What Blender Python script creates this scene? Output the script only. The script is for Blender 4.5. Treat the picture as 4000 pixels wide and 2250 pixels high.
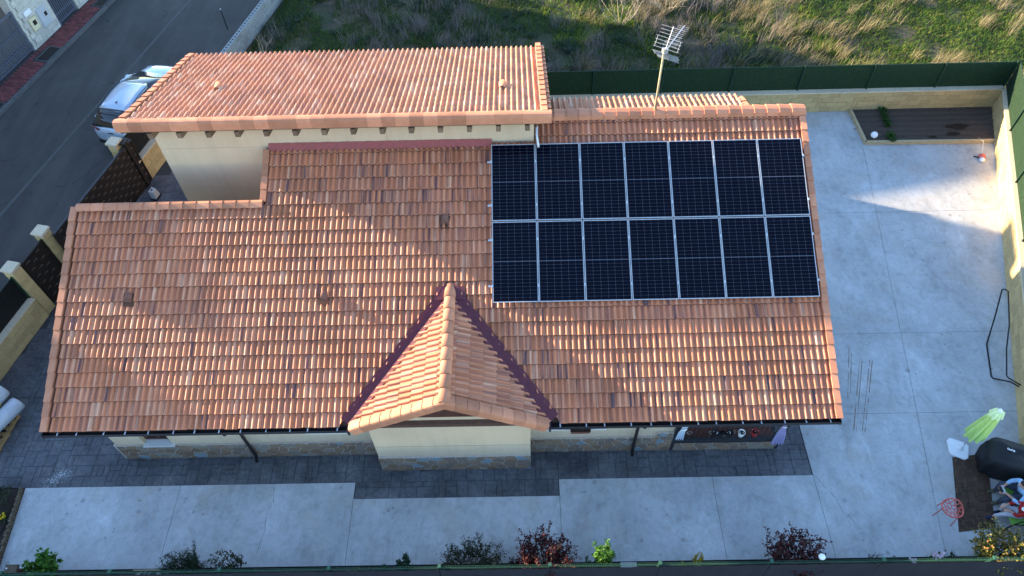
import bpy, bmesh, math, random
import numpy as np
from mathutils import Vector, Matrix, Euler
random.seed(7); rng = np.random.default_rng(7)
for o in list(bpy.data.objects): bpy.data.objects.remove(o)
scene = bpy.context.scene
COL = scene.collection
R_ = math.radians

# ------------------------------------------------------------------ camera
cd = bpy.data.cameras.new('camera'); cam = bpy.data.objects.new('camera', cd); COL.objects.link(cam)
scene.camera = cam
FWD = Vector((-0.010019, 0.609334, -0.792851)); RGT = Vector((0.999344, -0.009165, -0.019672)) # drone pose
def _cam():
    p, y, r = R_(52.446), R_(0.9418), R_(-1.8489)
    f = Vector((-math.sin(y)*math.cos(p), math.cos(y)*math.cos(p), -math.sin(p)))
    rt = Vector((math.cos(y), math.sin(y), 0)); up = rt.cross(f)
    R2 = rt*math.cos(r) + up*math.sin(r); U2 = -rt*math.sin(r) + up*math.cos(r)
    m = Matrix((R2, U2, -f)).transposed().to_4x4(); m.translation = Vector((11.5701, -8.0062, 18.473))
    return m
cam.matrix_world = _cam()
cd.sensor_width = 36.0; cd.lens = 2826.0/4000*36.0; cd.clip_start = 0.1; cd.clip_end = 2000

# ------------------------------------------------------------------ light
SUN_EL, SUN_AZ = R_(13.9), R_(160.6)          # azimuth measured from +X, counter-clockwise, towards the sun
SDIR = Vector((math.cos(SUN_EL)*math.cos(SUN_AZ), math.cos(SUN_EL)*math.sin(SUN_AZ), math.sin(SUN_EL)))
w = bpy.data.worlds.new('World'); scene.world = w; w.use_nodes = True
nt = w.node_tree; bg = nt.nodes['Background']
sky = nt.nodes.new('ShaderNodeTexSky'); sky.sky_type = 'NISHITA'; sky.sun_disc = False
sky.sun_elevation = SUN_EL; sky.sun_rotation = math.atan2(SDIR.x, SDIR.y)
sky.air_density = 1.0; sky.dust_density = 0.2; sky.ozone_density = 2.0; sky.altitude = 800
nt.links.new(sky.outputs[0], bg.inputs[0]); bg.inputs[1].default_value = 0.15
sd = bpy.data.lights.new('sun', 'SUN'); sun = bpy.data.objects.new('sun', sd); COL.objects.link(sun)
sd.energy = 4.7; sd.angle = R_(0.53); sd.color = (1.0, 0.80, 0.56)
sun.rotation_euler = (-SDIR).to_track_quat('-Z', 'Y').to_euler(); sun.location = (-20, 15, 30)
vs = scene.view_settings; vs.view_transform = 'Standard'; vs.look = 'None'; vs.exposure = 2.36; vs.gamma = 1; vs.use_curve_mapping = False
scene.render.engine = 'CYCLES'

# ------------------------------------------------------------------ helpers
W = {}
def put(o, parent, c):
    COL.objects.link(o)
    if parent is not None:
        o.parent = parent; o.location = Vector(c) - W[parent.name]
    else: o.location = c
    W[o.name] = Vector(c); return o
def tag(o, label=None, cat=None, group=None, kind=None):
    if label: o['label'] = label
    if cat: o['category'] = cat
    if group: o['group'] = group
    if kind: o['kind'] = kind
    return o
def thing(name, loc, label, cat, group=None, rz=None):
    o = bpy.data.objects.new(name, None); o.empty_display_size = .2
    COL.objects.link(o); o.location = loc
    W[o.name] = Vector(loc)
    if rz is not None: o.rotation_euler = (0, 0, rz); W[o.name] = Vector((0, 0, 0))   # children are given in the local frame
    return tag(o, label, cat, group)
class MB:
    def __init__(s): s.v = []; s.f = []; s.r = []; s.mi = None; s.m2 = None
    def add(s, vs_, fs_, rnd=None):
        b = len(s.v); s.v += [tuple(p) for p in vs_]; s.f += [tuple(b+i for i in q) for q in fs_]
        if rnd is not None: s.r += [rnd]*len(vs_)
        return s
    def box(s, x0, y0, z0, x1, y1, z1, rnd=None):
        return s.add([(x0,y0,z0),(x1,y0,z0),(x1,y1,z0),(x0,y1,z0),(x0,y0,z1),(x1,y0,z1),(x1,y1,z1),(x0,y1,z1)],
                     [(3,2,1,0),(4,5,6,7),(0,1,5,4),(1,2,6,5),(2,3,7,6),(3,0,4,7)], rnd)
    def obox(s, o, u, v, w_, rnd=None):      # origin corner + three edge vectors
        o, u, v, w_ = map(Vector, (o, u, v, w_))
        return s.add([o, o+u, o+u+v, o+v, o+w_, o+u+w_, o+u+v+w_, o+v+w_],
                     [(3,2,1,0),(4,5,6,7),(0,1,5,4),(1,2,6,5),(2,3,7,6),(3,0,4,7)], rnd)
    def prism(s, poly, z0, z1, rnd=None, inset=0.0):
        n = len(poly); z0f = z0 if callable(z0) else (lambda x, y: z0); z1f = z1 if callable(z1) else (lambda x, y: z1)
        return s.add([(x, y, z0f(x, y)) for x, y in poly] + [(x, y, z1f(x, y)) for x, y in poly],
              [tuple(range(n-1, -1, -1)), tuple(range(n, 2*n))] + [(i, (i+1) % n, n+(i+1) % n, n+i) for i in range(n)], rnd)
    def tube(s, path, r, n=8, cap=True):
        path = [Vector(p) for p in path]; rs = r if isinstance(r, (list, tuple)) else [r]*len(path)
        b = len(s.v); k = len(path); pa = None
        for i, p in enumerate(path):
            t = (path[min(i+1, k-1)] - path[max(i-1, 0)]).normalized()
            a = t.orthogonal().normalized() if pa is None else (pa - t*pa.dot(t)).normalized()
            pa = a; c = t.cross(a)
            for j in range(n):
                an = 2*math.pi*j/n; s.v.append(tuple(p + (a*math.cos(an) + c*math.sin(an))*rs[i]))
        for i in range(k-1):
            for j in range(n):
                s.f.append((b+i*n+j, b+i*n+(j+1) % n, b+(i+1)*n+(j+1) % n, b+(i+1)*n+j))
        if cap: s.f.append(tuple(b+j for j in range(n-1, -1, -1))); s.f.append(tuple(b+(k-1)*n+j for j in range(n)))
        return s
    def lathe(s, prof, c=(0, 0, 0), n=20):
        b = len(s.v); k = len(prof); c = Vector(c)
        for r, z in prof:
            for j in range(n): a = 2*math.pi*j/n; s.v.append((c.x+r*math.cos(a), c.y+r*math.sin(a), c.z+z))
        for i in range(k-1):
            for j in range(n): s.f.append((b+i*n+j, b+i*n+(j+1) % n, b+(i+1)*n+(j+1) % n, b+(i+1)*n+j))
        s.f.append(tuple(b+j for j in range(n-1, -1, -1))); s.f.append(tuple(b+(k-1)*n+j for j in range(n)))
        return s
    def extr(s, prof, o, du, dv, dl):        # open profile [(u,v)] swept along dl from o
        o, du, dv, dl = map(Vector, (o, du, dv, dl)); b = len(s.v); k = len(prof)
        s.v += [tuple(o+du*a+dv*c) for a, c in prof] + [tuple(o+du*a+dv*c+dl) for a, c in prof]
        s.f += [(b+i, b+i+1, b+k+i+1, b+k+i) for i in range(k-1)]
        return s
    def data(s, name, mat, smooth=False, c=(0, 0, 0)):
        m = bpy.data.meshes.new(name); cx = Vector(c)
        m.from_pydata([(p[0]-cx.x, p[1]-cx.y, p[2]-cx.z) for p in s.v], [], s.f)
        if s.r and len(s.r) == len(s.v):
            a = m.attributes.new('rnd', 'FLOAT', 'POINT'); a.data.foreach_set('value', s.r)
        if mat: m.materials.append(mat)
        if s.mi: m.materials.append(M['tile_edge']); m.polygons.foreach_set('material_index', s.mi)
        if smooth: m.polygons.foreach_set('use_smooth', [True]*len(m.polygons))
        m.update(); return m
    def build(s, name, mat, parent=None, smooth=False, bevel=0, kind=None, label=None, org=None):
        a = np.array(s.v); lo, hi = a.min(0), a.max(0)
        c = org if org is not None else ((lo[0]+hi[0])/2, (lo[1]+hi[1])/2, lo[2])
        o = bpy.data.objects.new(name, s.data(name, mat, smooth, c)); put(o, parent, c)
        if bevel:
            bv = o.modifiers.new('bevel', 'BEVEL'); bv.width = bevel; bv.segments = 2; bv.limit_method = 'ANGLE'
        if kind: o['kind'] = kind
        if label: o['label'] = label
        return o
def inst(name, me, parent, c, M3=None):
    o = bpy.data.objects.new(name, me); put(o, parent, c)
    if M3 is not None: o.rotation_euler = M3.to_euler()
    return o
def frame3(u, v, w_): return Matrix((Vector(u), Vector(v), Vector(w_))).transposed()
def joined(name, tv, tf, xf, rnds, mat, parent, smooth=False, kind='stuff', mi=None):
    tv = np.array(tv); n = len(tv); k = len(xf)
    V = np.concatenate([tv @ np.array(m).T + np.array(c) for m, c in xf])
    Fs = []
    for i in range(k): Fs += [tuple(i*n+j for j in q) for q in tf]
    c = (V.min(0)+V.max(0))/2
    m = bpy.data.meshes.new(name); m.from_pydata((V-c).tolist(), [], Fs)
    a = m.attributes.new('rnd', 'FLOAT', 'POINT'); a.data.foreach_set('value', np.repeat(rnds, n).astype(np.float32))
    m.materials.append(mat)
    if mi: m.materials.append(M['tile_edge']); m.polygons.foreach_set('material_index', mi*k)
    if smooth: m.polygons.foreach_set('use_smooth', [True]*len(m.polygons))
    o = bpy.data.objects.new(name, m); put(o, parent, tuple(c)); o['kind'] = kind
    return o

# ------------------------------------------------------------------ materials
def newmat(name):
    m = bpy.data.materials.new(name); m.use_nodes = True; n = m.node_tree
    return m, n, n.nodes['Principled BSDF']
def nd(n, t, **k):
    o = n.nodes.new('ShaderNode'+t)
    for a, b in k.items(): setattr(o, a, b)
    return o
def ramp(n, fac, stops):
    r = nd(n, 'ValToRGB'); e = r.color_ramp.elements
    while len(e) < len(stops): e.new(.5)
    for i, (p, c) in enumerate(stops): e[i].position = p; e[i].color = (*c, 1) if len(c) == 3 else c
    n.links.new(fac, r.inputs[0]); return r.outputs[0]
def mix(n, f, a, b, mode='MIX'):
    m = nd(n, 'Mix', data_type='RGBA', blend_type=mode)
    if hasattr(f, 'links') or not isinstance(f, (int, float)): n.links.new(f, m.inputs[0])
    else: m.inputs[0].default_value = f
    for s, x in ((6, a), (7, b)):
        if isinstance(x, tuple): m.inputs[s].default_value = (*x, 1)
        else: n.links.new(x, m.inputs[s])
    return m.outputs[2]
def posn(n, scale=(1, 1, 1), rot=(0, 0, 0), obj=False):
    mp = nd(n, 'Mapping'); mp.inputs['Scale'].default_value = scale; mp.inputs['Rotation'].default_value = rot
    if obj: n.links.new(nd(n, 'TexCoord').outputs['Object'], mp.inputs[0])
    else: n.links.new(nd(n, 'NewGeometry').outputs['Position'], mp.inputs[0])
    return mp.outputs[0]
def noise(n, vec, scale, detail=4, rough=.6, dist=0):
    t = nd(n, 'TexNoise'); n.links.new(vec, t.inputs['Vector'])
    t.inputs['Scale'].default_value = scale; t.inputs['Detail'].default_value = detail
    t.inputs['Roughness'].default_value = rough; t.inputs['Distortion'].default_value = dist
    return t.outputs['Fac']
def math_(n, op, a, b=None, clamp=False):
    m = nd(n, 'Math', operation=op, use_clamp=clamp)
    for i, x in enumerate((a, b)):
        if x is None: continue
        if isinstance(x, (int, float)): m.inputs[i].default_value = x
        else: n.links.new(x, m.inputs[i])
    return m.outputs[0]
def rndval(n):                                # one random number per object, or per piece of a joined mesh
    a = nd(n, 'Attribute'); a.attribute_name = 'rnd'
    s = math_(n, 'ADD', a.outputs['Fac'], nd(n, 'ObjectInfo').outputs['Random'])
    wn = nd(n, 'TexWhiteNoise', noise_dimensions='1D'); n.links.new(s, wn.inputs['W'])
    return wn.outputs['Value'], wn.outputs['Color']
def bump(n, bs, h, strength=.3, dist=.01):
    b = nd(n, 'Bump'); b.inputs['Strength'].default_value = strength; b.inputs['Distance'].default_value = dist
    n.links.new(h, b.inputs['Height']); n.links.new(b.outputs[0], bs.inputs['Normal'])
def simple(name, c1, c2=None, scale=6, rough=.8, metal=0, bmp=0, bscale=None, rnd=0, spec=.3, obj=False, coat=0, stretch=(1, 1, 1)):
    m, n, b = newmat(name); c2 = c2 or tuple(x*.8 for x in c1)
    p = posn(n, stretch, obj=obj); f = noise(n, p, scale, 6)
    col = ramp(n, f, [(.3, c1), (.7, c2)])
    if rnd:
        v, _ = rndval(n); r = ramp(n, v, [(0, (1-rnd,)*3), (1, (1+rnd,)*3)]); col = mix(n, 1.0, col, r, 'MULTIPLY')
    n.links.new(col, b.inputs['Base Color']); b.inputs['Roughness'].default_value = rough
    b.inputs['Metallic'].default_value = metal; b.inputs['Specular IOR Level'].default_value = spec
    if coat: b.inputs['Coat Weight'].default_value = coat; b.inputs['Coat Roughness'].default_value = .06
    if bmp: bump(n, b, noise(n, p, bscale or scale*6, 5), bmp)
    return m
def tilemat(name, axis='x', tone=(1, 1, 1), streak=1.0):
    m, n, b = newmat(name); v, vc = rndval(n)
    sc = {'x': (1, .02, .02), 'y': (.02, 1, .02)}[axis]
    vm = nd(n, 'VectorMath', operation='MULTIPLY_ADD'); n.links.new(vc, vm.inputs[0]); vm.inputs[1].default_value = (31, 31, 31)
    n.links.new(posn(n, sc), vm.inputs[2])
    st = noise(n, vm.outputs[0], 13, 2, .45)
    T = lambda c: tuple(a*t for a, t in zip(c, tone))
    base = ramp(n, v, [(0, T((.41, .145, .070))), (.4, T((.51, .185, .092))), (.75, T((.42, .155, .088))), (1, T((.54, .225, .125)))])
    pale = mix(n, ramp(n, st, [(.57, (0, 0, 0)), (.68, (.7, .7, .7))]), base, T((.60, .36, .25)))
    v2 = math_(n, 'FRACT', math_(n, 'MULTIPLY', v, 7.31))
    vd = ramp(n, v2, [(.0, (.25,)*3), (.40, (.45,)*3), (.55, (1.,)*3), (1, (1,)*3)])
    dk = mix(n, ramp(n, st, [(.34, (1, 1, 1)), (.42, (0, 0, 0))]), (0., 0., 0.), vd)
    col = mix(n, math_(n, 'MULTIPLY', nd_bw(n, dk), streak), pale, T((.115, .062, .070)))
    gr = noise(n, posn(n), 55, 4)
    col = mix(n, 1.0, col, ramp(n, gr, [(.3, (.84,)*3), (.7, (1.08,)*3)]), 'MULTIPLY')
    big = noise(n, posn(n), .7, 3)
    col = mix(n, 1.0, col, ramp(n, big, [(.28, (.80, .78, .76)), (.5, (.98, .98, .98)), (.72, (1.08, 1.08, 1.08))]), 'MULTIPLY')
    n.links.new(col, b.inputs['Base Color']); b.inputs['Roughness'].default_value = .62; b.inputs['Specular IOR Level'].default_value = .35
    bump(n, b, gr, .12, .004); return m
def nd_bw(n, c):
    r = nd(n, 'RGBToBW'); n.links.new(c, r.inputs[0]); return r.outputs[0]
def concretemat():
    m, n, b = newmat('concrete'); p = posn(n)
    big = noise(n, p, .55, 5, .6, .4); sw = noise(n, posn(n, (1, .45, 1), (0, 0, .7)), 1.9, 7, .66, 1.1); fine = noise(n, p, 38, 4)
    col = ramp(n, big, [(.28, (.325, .33, .328)), (.5, (.40, .405, .403)), (.72, (.48, .488, .488))])
    col = mix(n, 1, col, ramp(n, sw, [(.28, (.78, .775, .76)), (.45, (.97, .97, .965)), (.6, (1.04, 1.04, 1.04)), (.75, (1.24, 1.24, 1.25))]), 'MULTIPLY')
    col = mix(n, 1, col, ramp(n, fine, [(.3, (.93,)*3), (.7, (1.06,)*3)]), 'MULTIPLY')
    md = noise(n, p, 5.5, 7, .72, .8)
    col = mix(n, 1, col, ramp(n, md, [(.30, (.80, .79, .77)), (.5, (1, 1, 1)), (.72, (1.12, 1.12, 1.13))]), 'MULTIPLY')
    # damp drip spots
    vo = nd(n, 'TexVoronoi'); vo.inputs['Scale'].default_value = 3.1; n.links.new(p, vo.inputs['Vector'])
    thr = math_(n, 'MULTIPLY', nd_bw(n, vo.outputs['Color']), .30)
    wob = math_(n, 'MULTIPLY', noise(n, p, 16, 3), .10)
    spot = math_(n, 'LESS_THAN', math_(n, 'ADD', vo.outputs['Distance'], wob), math_(n, 'ADD', thr, .0))
    area = ramp(n, noise(n, p, .42, 2), [(.47, (0, 0, 0)), (.58, (1, 1, 1))])
    sp = math_(n, 'MULTIPLY', spot, math_(n, 'MULTIPLY', nd_bw(n, area), .6))
    col = mix(n, sp, col, (.20, .195, .185))
    brown = ramp(n, noise(n, p, .9, 4), [(.54, (0, 0, 0)), (.74, (.45,)*3)])
    col = mix(n, nd_bw(n, brown), col, (.38, .31, .23))
    n.links.new(col, b.inputs['Base Color']); b.inputs['Roughness'].default_value = .55; b.inputs['Specular IOR Level'].default_value = .4
    bump(n, b, fine, .08, .004); return m
def stampmat():
    m, n, b = newmat('stamped_concrete'); p = posn(n); v, _ = rndval(n)
    big = noise(n, p, .8, 5, .65, .5); fine = noise(n, p, 9, 7, .7)
    col = ramp(n, big, [(.30, (.042, .042, .048)), (.55, (.10, .10, .107)), (.75, (.15, .15, .155))])
    col = mix(n, 1, col, ramp(n, fine, [(.3, (.6,)*3), (.7, (1.35,)*3)]), 'MULTIPLY')
    col = mix(n, 1, col, ramp(n, v, [(0, (.90, .91, .93)), (1, (1.1, 1.09, 1.07))]), 'MULTIPLY')
    n.links.new(col, b.inputs['Base Color']); b.inputs['Roughness'].default_value = .6; b.inputs['Specular IOR Level'].default_value = .35
    bump(n, b, fine, .5, .006); return m
def rampmat(name, stops, rough=.9, trans=0, noise_amt=0):
    m, n, b = newmat(name); v, _ = rndval(n); col = ramp(n, v, stops)
    n.links.new(col, b.inputs['Base Color']); b.inputs['Roughness'].default_value = rough; b.inputs['Specular IOR Level'].default_value = .15
    if trans:
        t = nd(n, 'BsdfTranslucent'); n.links.new(col, t.inputs[0]); ms = nd(n, 'MixShader'); ms.inputs[0].default_value = trans
        n.links.new(b.outputs[0], ms.inputs[1]); n.links.new(t.outputs[0], ms.inputs[2])
        n.links.new(ms.outputs[0], n.nodes['Material Output'].inputs[0])
    return m
M = {}
M['tile'] = tilemat('clay_tile', 'x', (1.12, 1.08, 1.02)); M['tile_y'] = tilemat('clay_tile_porch', 'y', (1.08, 1.1, 1.08), .55)
M['tile_g'] = tilemat('clay_tile_plain', 'x', (1.08, 1.24, 1.28), .35)
M['cap'] = simple('clay_cap', (.50, .210, .115), (.41, .165, .090), 5, .7, rnd=.24, bmp=.1)
M['tile_edge'] = simple('grime_shadow_edge', (.13, .055, .035), (.075, .035, .025), 6, .95)  # dark lips: dirt plus the overlap shadow put into the colour
def rendermat():
    m, n, b = newmat('cream_render'); p = posn(n); f = noise(n, p, 60, 6); st_ = noise(n, posn(n, (5, 5, .25)), 1.0, 5, .6); bg_ = noise(n, p, .8, 3)
    col = ramp(n, f, [(.3, (.60, .455, .315)), (.7, (.53, .395, .27))])
    col = mix(n, 1, col, ramp(n, st_, [(.32, (.93, .925, .91)), (.55, (1, 1, 1)), (.8, (1.02, 1.02, 1.02))]), 'MULTIPLY')
    col = mix(n, 1, col, ramp(n, bg_, [(.3, (.93, .93, .92)), (.7, (1.04, 1.04, 1.03))]), 'MULTIPLY')
    n.links.new(col, b.inputs['Base Color']); b.inputs['Roughness'].default_value = .95; b.inputs['Specular IOR Level'].default_value = .2
    bump(n, b, noise(n, p, 160, 5), .35); return m
M['render'] = rendermat()
M['band'] = simple('cream_band', (.66, .60, .48), (.58, .52, .40), 40, .95)
M['groove'] = simple('render_groove', (.30, .24, .15), (.25, .2, .13), 20, .95)
M['deck'] = simple('roof_deck', (.10, .05, .035), (.07, .035, .025), 8, .95)
M['soffit'] = simple('soffit_wood', (.24, .14, .08), (.16, .09, .05), 4, .8, stretch=(.3, 4, 4))
M['rafter'] = simple('old_wood', (.20, .13, .08), (.11, .07, .045), 9, .85, rnd=.2)
M['stone'] = rampmat('slate_stone', [(0, (.18, .120, .075)), (.3, (.27, .180, .115)), (.6, (.18, .135, .105)), (.88, (.27, .225, .17)), (.93, (.19, .23, .24)), (1, (.19, .23, .25))])
M['mortar'] = simple('mortar', (.50, .42, .35), (.40, .34, .28), 12, .95)
M['gutter'] = simple('brown_metal', (.030, .022, .020), (.02, .015, .014), 5, .35, .3, spec=.5)
M['bracket'] = simple('zinc', (.50, .50, .52), (.4, .4, .42), 5, .4, .6)
M['flash'] = simple('purple_flashing', (.13, .033, .045), (.095, .026, .036), 7, .8)
M['redflash'] = simple('red_flashing', (.33, .085, .08), (.24, .07, .065), 14, .85, bmp=.4, bscale=30)
M['woodframe'] = simple('mahogany', (.10, .035, .018), (.06, .02, .012), 4, .4, spec=.5)
M['glass'] = simple('window_glass', (.02, .025, .03), (.015, .02, .025), 3, .06, spec=.6)
M['vent'] = simple('weathered_clay', (.19, .085, .06), (.13, .06, .045), 9, .8)
M['channel'] = simple('channel_concrete', (.098, .094, .090), (.072, .070, .068), 6, .9)
M['greyalu'] = simple('grey_aluminium', (.42, .43, .45), (.36, .37, .39), 5, .5, .4)
M['sill'] = simple('sill_stone', (.62, .61, .58), (.52, .51, .48), 15, .7)
M['alu'] = simple('aluminium', (.62, .64, .66), (.56, .58, .60), 5, .42, .5, spec=.5)
M['backsheet'] = simple('cell_gap', (.11, .115, .14), (.095, .10, .125), 5, .3, spec=.1)
M['cell'] = simple('silicon_cell', (.0017, .0024, .0080), (.0013, .0018, .0062), 2, .08, spec=.12)
_b = M['cell'].node_tree.nodes['Principled BSDF']; _b.inputs['Sheen Weight'].default_value = .02; _b.inputs['Sheen Roughness'].default_value = .35; _b.inputs['Sheen Tint'].default_value = (1, .86, .68, 1)
M['concrete'] = concretemat(); M['stamp'] = stampmat()
M['joint'] = simple('dark_joint', (.055, .055, .06), (.04, .04, .044), 8, .95)
def asphaltmat():
    m, n, b = newmat('asphalt'); p = posn(n); f = noise(n, p, 90, 3); g = noise(n, p, .35, 6, .65, .6); t = noise(n, posn(n, (1, .12, 1), (0, 0, -.23)), 1.6, 4)
    col = ramp(n, g, [(.3, (.034, .031, .029)), (.5, (.050, .045, .042)), (.7, (.066, .060, .055))])
    col = mix(n, 1, col, ramp(n, f, [(.25, (.5,)*3), (.75, (1.55,)*3)]), 'MULTIPLY')
    col = mix(n, 1, col, ramp(n, t, [(.35, (.82,)*3), (.65, (1.15,)*3)]), 'MULTIPLY')
    vo = nd(n, 'TexVoronoi', feature='DISTANCE_TO_EDGE'); vo.inputs['Scale'].default_value = .33
    wv = nd(n, 'VectorMath', operation='MULTIPLY_ADD'); nz = nd(n, 'TexNoise'); nz.inputs['Scale'].default_value = 2.5; n.links.new(p, nz.inputs['Vector']); n.links.new(nz.outputs['Color'], wv.inputs[0]); wv.inputs[1].default_value = (.5, .5, .5); n.links.new(p, wv.inputs[2]); n.links.new(wv.outputs[0], vo.inputs['Vector'])
    cr = math_(n, 'MULTIPLY', math_(n, 'LESS_THAN', vo.outputs['Distance'], .0035), nd_bw(n, ramp(n, noise(n, p, .5, 2), [(.5, (0, 0, 0)), (.55, (.8,)*3)])))
    col = mix(n, cr, col, (.015, .014, .014))
    n.links.new(col, b.inputs['Base Color']); b.inputs['Roughness'].default_value = .85; bump(n, b, f, .5, .006); return m
M['asphalt'] = asphaltmat()
M['kerb'] = simple('kerb_concrete', (.12, .118, .115), (.085, .084, .082), 6, .9, rnd=.12)
M['redbrick'] = simple('red_paver', (.19, .055, .05), (.13, .04, .04), 7, .9, rnd=.3)
M['iron'] = simple('cast_iron', (.03, .026, .024), (.02, .018, .017), 25, .6, .3)
M['block'] = simple('sand_block', (.52, .38, .185), (.43, .31, .145), 14, .95, rnd=.13, bmp=.8, bscale=45)
M['capstone'] = simple('cap_stone', (.62, .51, .36), (.52, .42, .29), 12, .95, rnd=.05)
M['blockwhite'] = simple('pale_block', (.50, .48, .42), (.40, .385, .33), 9, .95, rnd=.13, bmp=.6, bscale=40)
M['blockgrey'] = simple('grey_block', (.26, .27, .265), (.19, .195, .19), 9, .95, rnd=.15, bmp=.6, bscale=40)
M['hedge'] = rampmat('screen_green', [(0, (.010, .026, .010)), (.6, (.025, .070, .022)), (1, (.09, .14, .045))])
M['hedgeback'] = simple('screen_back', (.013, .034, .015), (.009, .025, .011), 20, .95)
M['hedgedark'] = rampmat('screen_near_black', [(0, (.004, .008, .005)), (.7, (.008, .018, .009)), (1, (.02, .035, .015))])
M['greenmetal'] = simple('green_metal', (.010, .040, .025), (.008, .03, .018), 6, .5)
M['blackmesh'] = simple('black_screen', (.018, .020, .030), (.012, .013, .020), 7, .75, stretch=(1, 3, .2))
M['wire'] = simple('green_wire', (.035, .10, .065), (.025, .075, .05), 9, .5)
M['brownmetal'] = simple('dark_brown_metal', (.024, .017, .013), (.017, .012, .010), 6, .5, spec=.3)
M['lightmetal'] = simple('slot_edge', (.34, .30, .26), (.26, .23, .2), 9, .5)
M['plasticgrey'] = simple('grey_plastic', (.42, .42, .42), (.36, .36, .36), 9, .6)
M['black'] = simple('black_plastic', (.012, .012, .013), (.009, .009, .01), 6, .6)
M['greygate'] = simple('gate_grey', (.10, .11, .145), (.075, .085, .115), 6, .5, spec=.4)
M['gatepanel'] = simple('gate_panel', (.20, .17, .135), (.13, .115, .10), 7, .7, stretch=(1, 1, .3))
M['soil'] = simple('soil', (.058, .042, .032), (.034, .025, .020), 11, 1, bmp=.8, bscale=22)
M['soil2'] = simple('tilled_soil', (.085, .064, .050), (.055, .041, .033), 13, 1, bmp=.8, bscale=30)
M['soilwet'] = simple('wet_soil', (.026, .015, .010), (.018, .011, .008), 11, 1)
M['pebble'] = simple('pebble', (.42, .40, .36), (.30, .28, .25), 8, .8, rnd=.3)
M['log'] = simple('log_wood', (.17, .125, .08), (.10, .075, .05), 14, .9, rnd=.2)
M['pallet'] = simple('pallet_wood', (.44, .27, .115), (.30, .18, .08), 7, .85, rnd=.15)
M['foilroll'] = simple('wrapped_roll', (.48, .49, .52), (.40, .41, .44), 5, .3, spec=.5)
M['yellow'] = simple('yellow_print', (.75, .62, .03), None, 5, .6)
M['white'] = simple('white_plastic', (.78, .79, .78), (.72, .73, .72), 5, .5)
M['lime'] = simple('lime_fabric', (.50, .66, .22), (.42, .58, .17), 8, .8)
M['limepale'] = simple('pale_lime_fabric', (.66, .76, .42), (.58, .70, .35), 8, .8)
M['coral'] = simple('coral_plastic', (.62, .135, .10), (.54, .11, .085), 4, .45)
M['decktile'] = simple('acacia_slat', (.105, .060, .036), (.048, .030, .021), 7, .8, rnd=.3)
M['cover'] = simple('black_cover', (.010, .010, .012), (.016, .016, .018), 3, .65, bmp=.3, bscale=6)
M['denim'] = simple('denim', (.060, .075, .11), (.042, .052, .08), 15, .9)
M['shirt'] = simple('pale_blue_shirt', (.30, .47, .66), (.24, .40, .60), 7, .85)
M['red'] = simple('red_fleece', (.36, .018, .018), (.28, .014, .014), 6, .85)
M['palecloth'] = simple('pale_grey_cloth', (.50, .50, .55), (.42, .42, .47), 6, .9)
M['skin'] = simple('skin', (.46, .26, .18), (.42, .235, .16), 6, .6)
M['hair'] = simple('dark_hair', (.020, .014, .010), (.03, .021, .015), 40, .7)
M['shoe'] = simple('olive_shoe', (.09, .085, .05), (.07, .065, .04), 9, .8)
M['navy'] = simple('navy_shoe', (.02, .025, .075), (.016, .02, .06), 9, .8)
M['greenseat'] = simple('green_sling', (.18, .42, .07), (.15, .36, .06), 9, .7)
M['paint'] = simple('car_paint', (.40, .48, .57), (.38, .46, .55), 1.2, .28, .25, spec=.6, coat=1)
M['carglass'] = simple('car_glass', (.006, .008, .012), (.005, .006, .010), 2, .04, spec=.7)
M['tyre'] = simple('tyre', (.015, .015, .016), (.011, .011, .012), 9, .8)
M['redlamp'] = simple('tail_lamp', (.20, .015, .02), (.16, .012, .016), 9, .2)
M['lilac'] = simple('lilac_cloth', (.36, .31, .52), (.29, .25, .44), 5, .85)
M['paleblue'] = simple('pale_blue_cloth', (.56, .62, .70), (.46, .52, .62), 6, .85)
M['darkmetal'] = simple('railing_metal', (.055, .055, .06), (.04, .04, .045), 6, .4, .3)
M['door'] = simple('brown_door', (.075, .040, .024), (.05, .028, .018), 3, .5, stretch=(3, 3, .4))
M['bark'] = simple('bark', (.13, .10, .07), (.08, .06, .042), 20, .95)
M['drybark'] = simple('dry_twig', (.46, .38, .26), (.33, .27, .19), 14, .95)
M['ground'] = simple('earth', (.13, .095, .065), (.085, .07, .045), 1.3, 1, bmp=.4, bscale=12)
M['rust'] = simple('rusty_tape', (.20, .10, .055), (.30, .24, .18), 3, .95, stretch=(1, 4, 1))
M['terra'] = simple('terracotta', (.14, .045, .03), (.10, .035, .025), 5, .7)
M['trimbeige'] = simple('beige_edging', (.45, .36, .22), (.37, .29, .17), 9, .9)
M['meter'] = simple('meter_box', (.42, .44, .46), (.38, .40, .42), 7, .6)
M['cream'] = simple('cream_box', (.62, .58, .38), (.56, .52, .34), 7, .6)
# ================================================================== SETTING
KD = Vector((.2240, .9746, 0)); KN = Vector((.9746, -.2240, 0)); KO = Vector((-9.19, 15.40, 0))
def st(s, t, z=0): return KO + KD*s + KN*t + Vector((0, 0, z))
def st2(s, t): p = st(s, t); return (p.x, p.y)
def to_st(x, y): d = Vector((x, y, 0))-KO; return d.dot(KD), d.dot(KN)
PROP_T = to_st(-3.62, 5.75)[1]                    # street-side face of the property line
g = MB(); g.add([(-300, -300, -.08), (300, -300, -.08), (300, 300, -.08), (-300, 300, -.08)], [(0, 1, 2, 3)])
tag(g.build('ground', M['ground'], org=(0, 0, -.08)), kind='structure')
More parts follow.
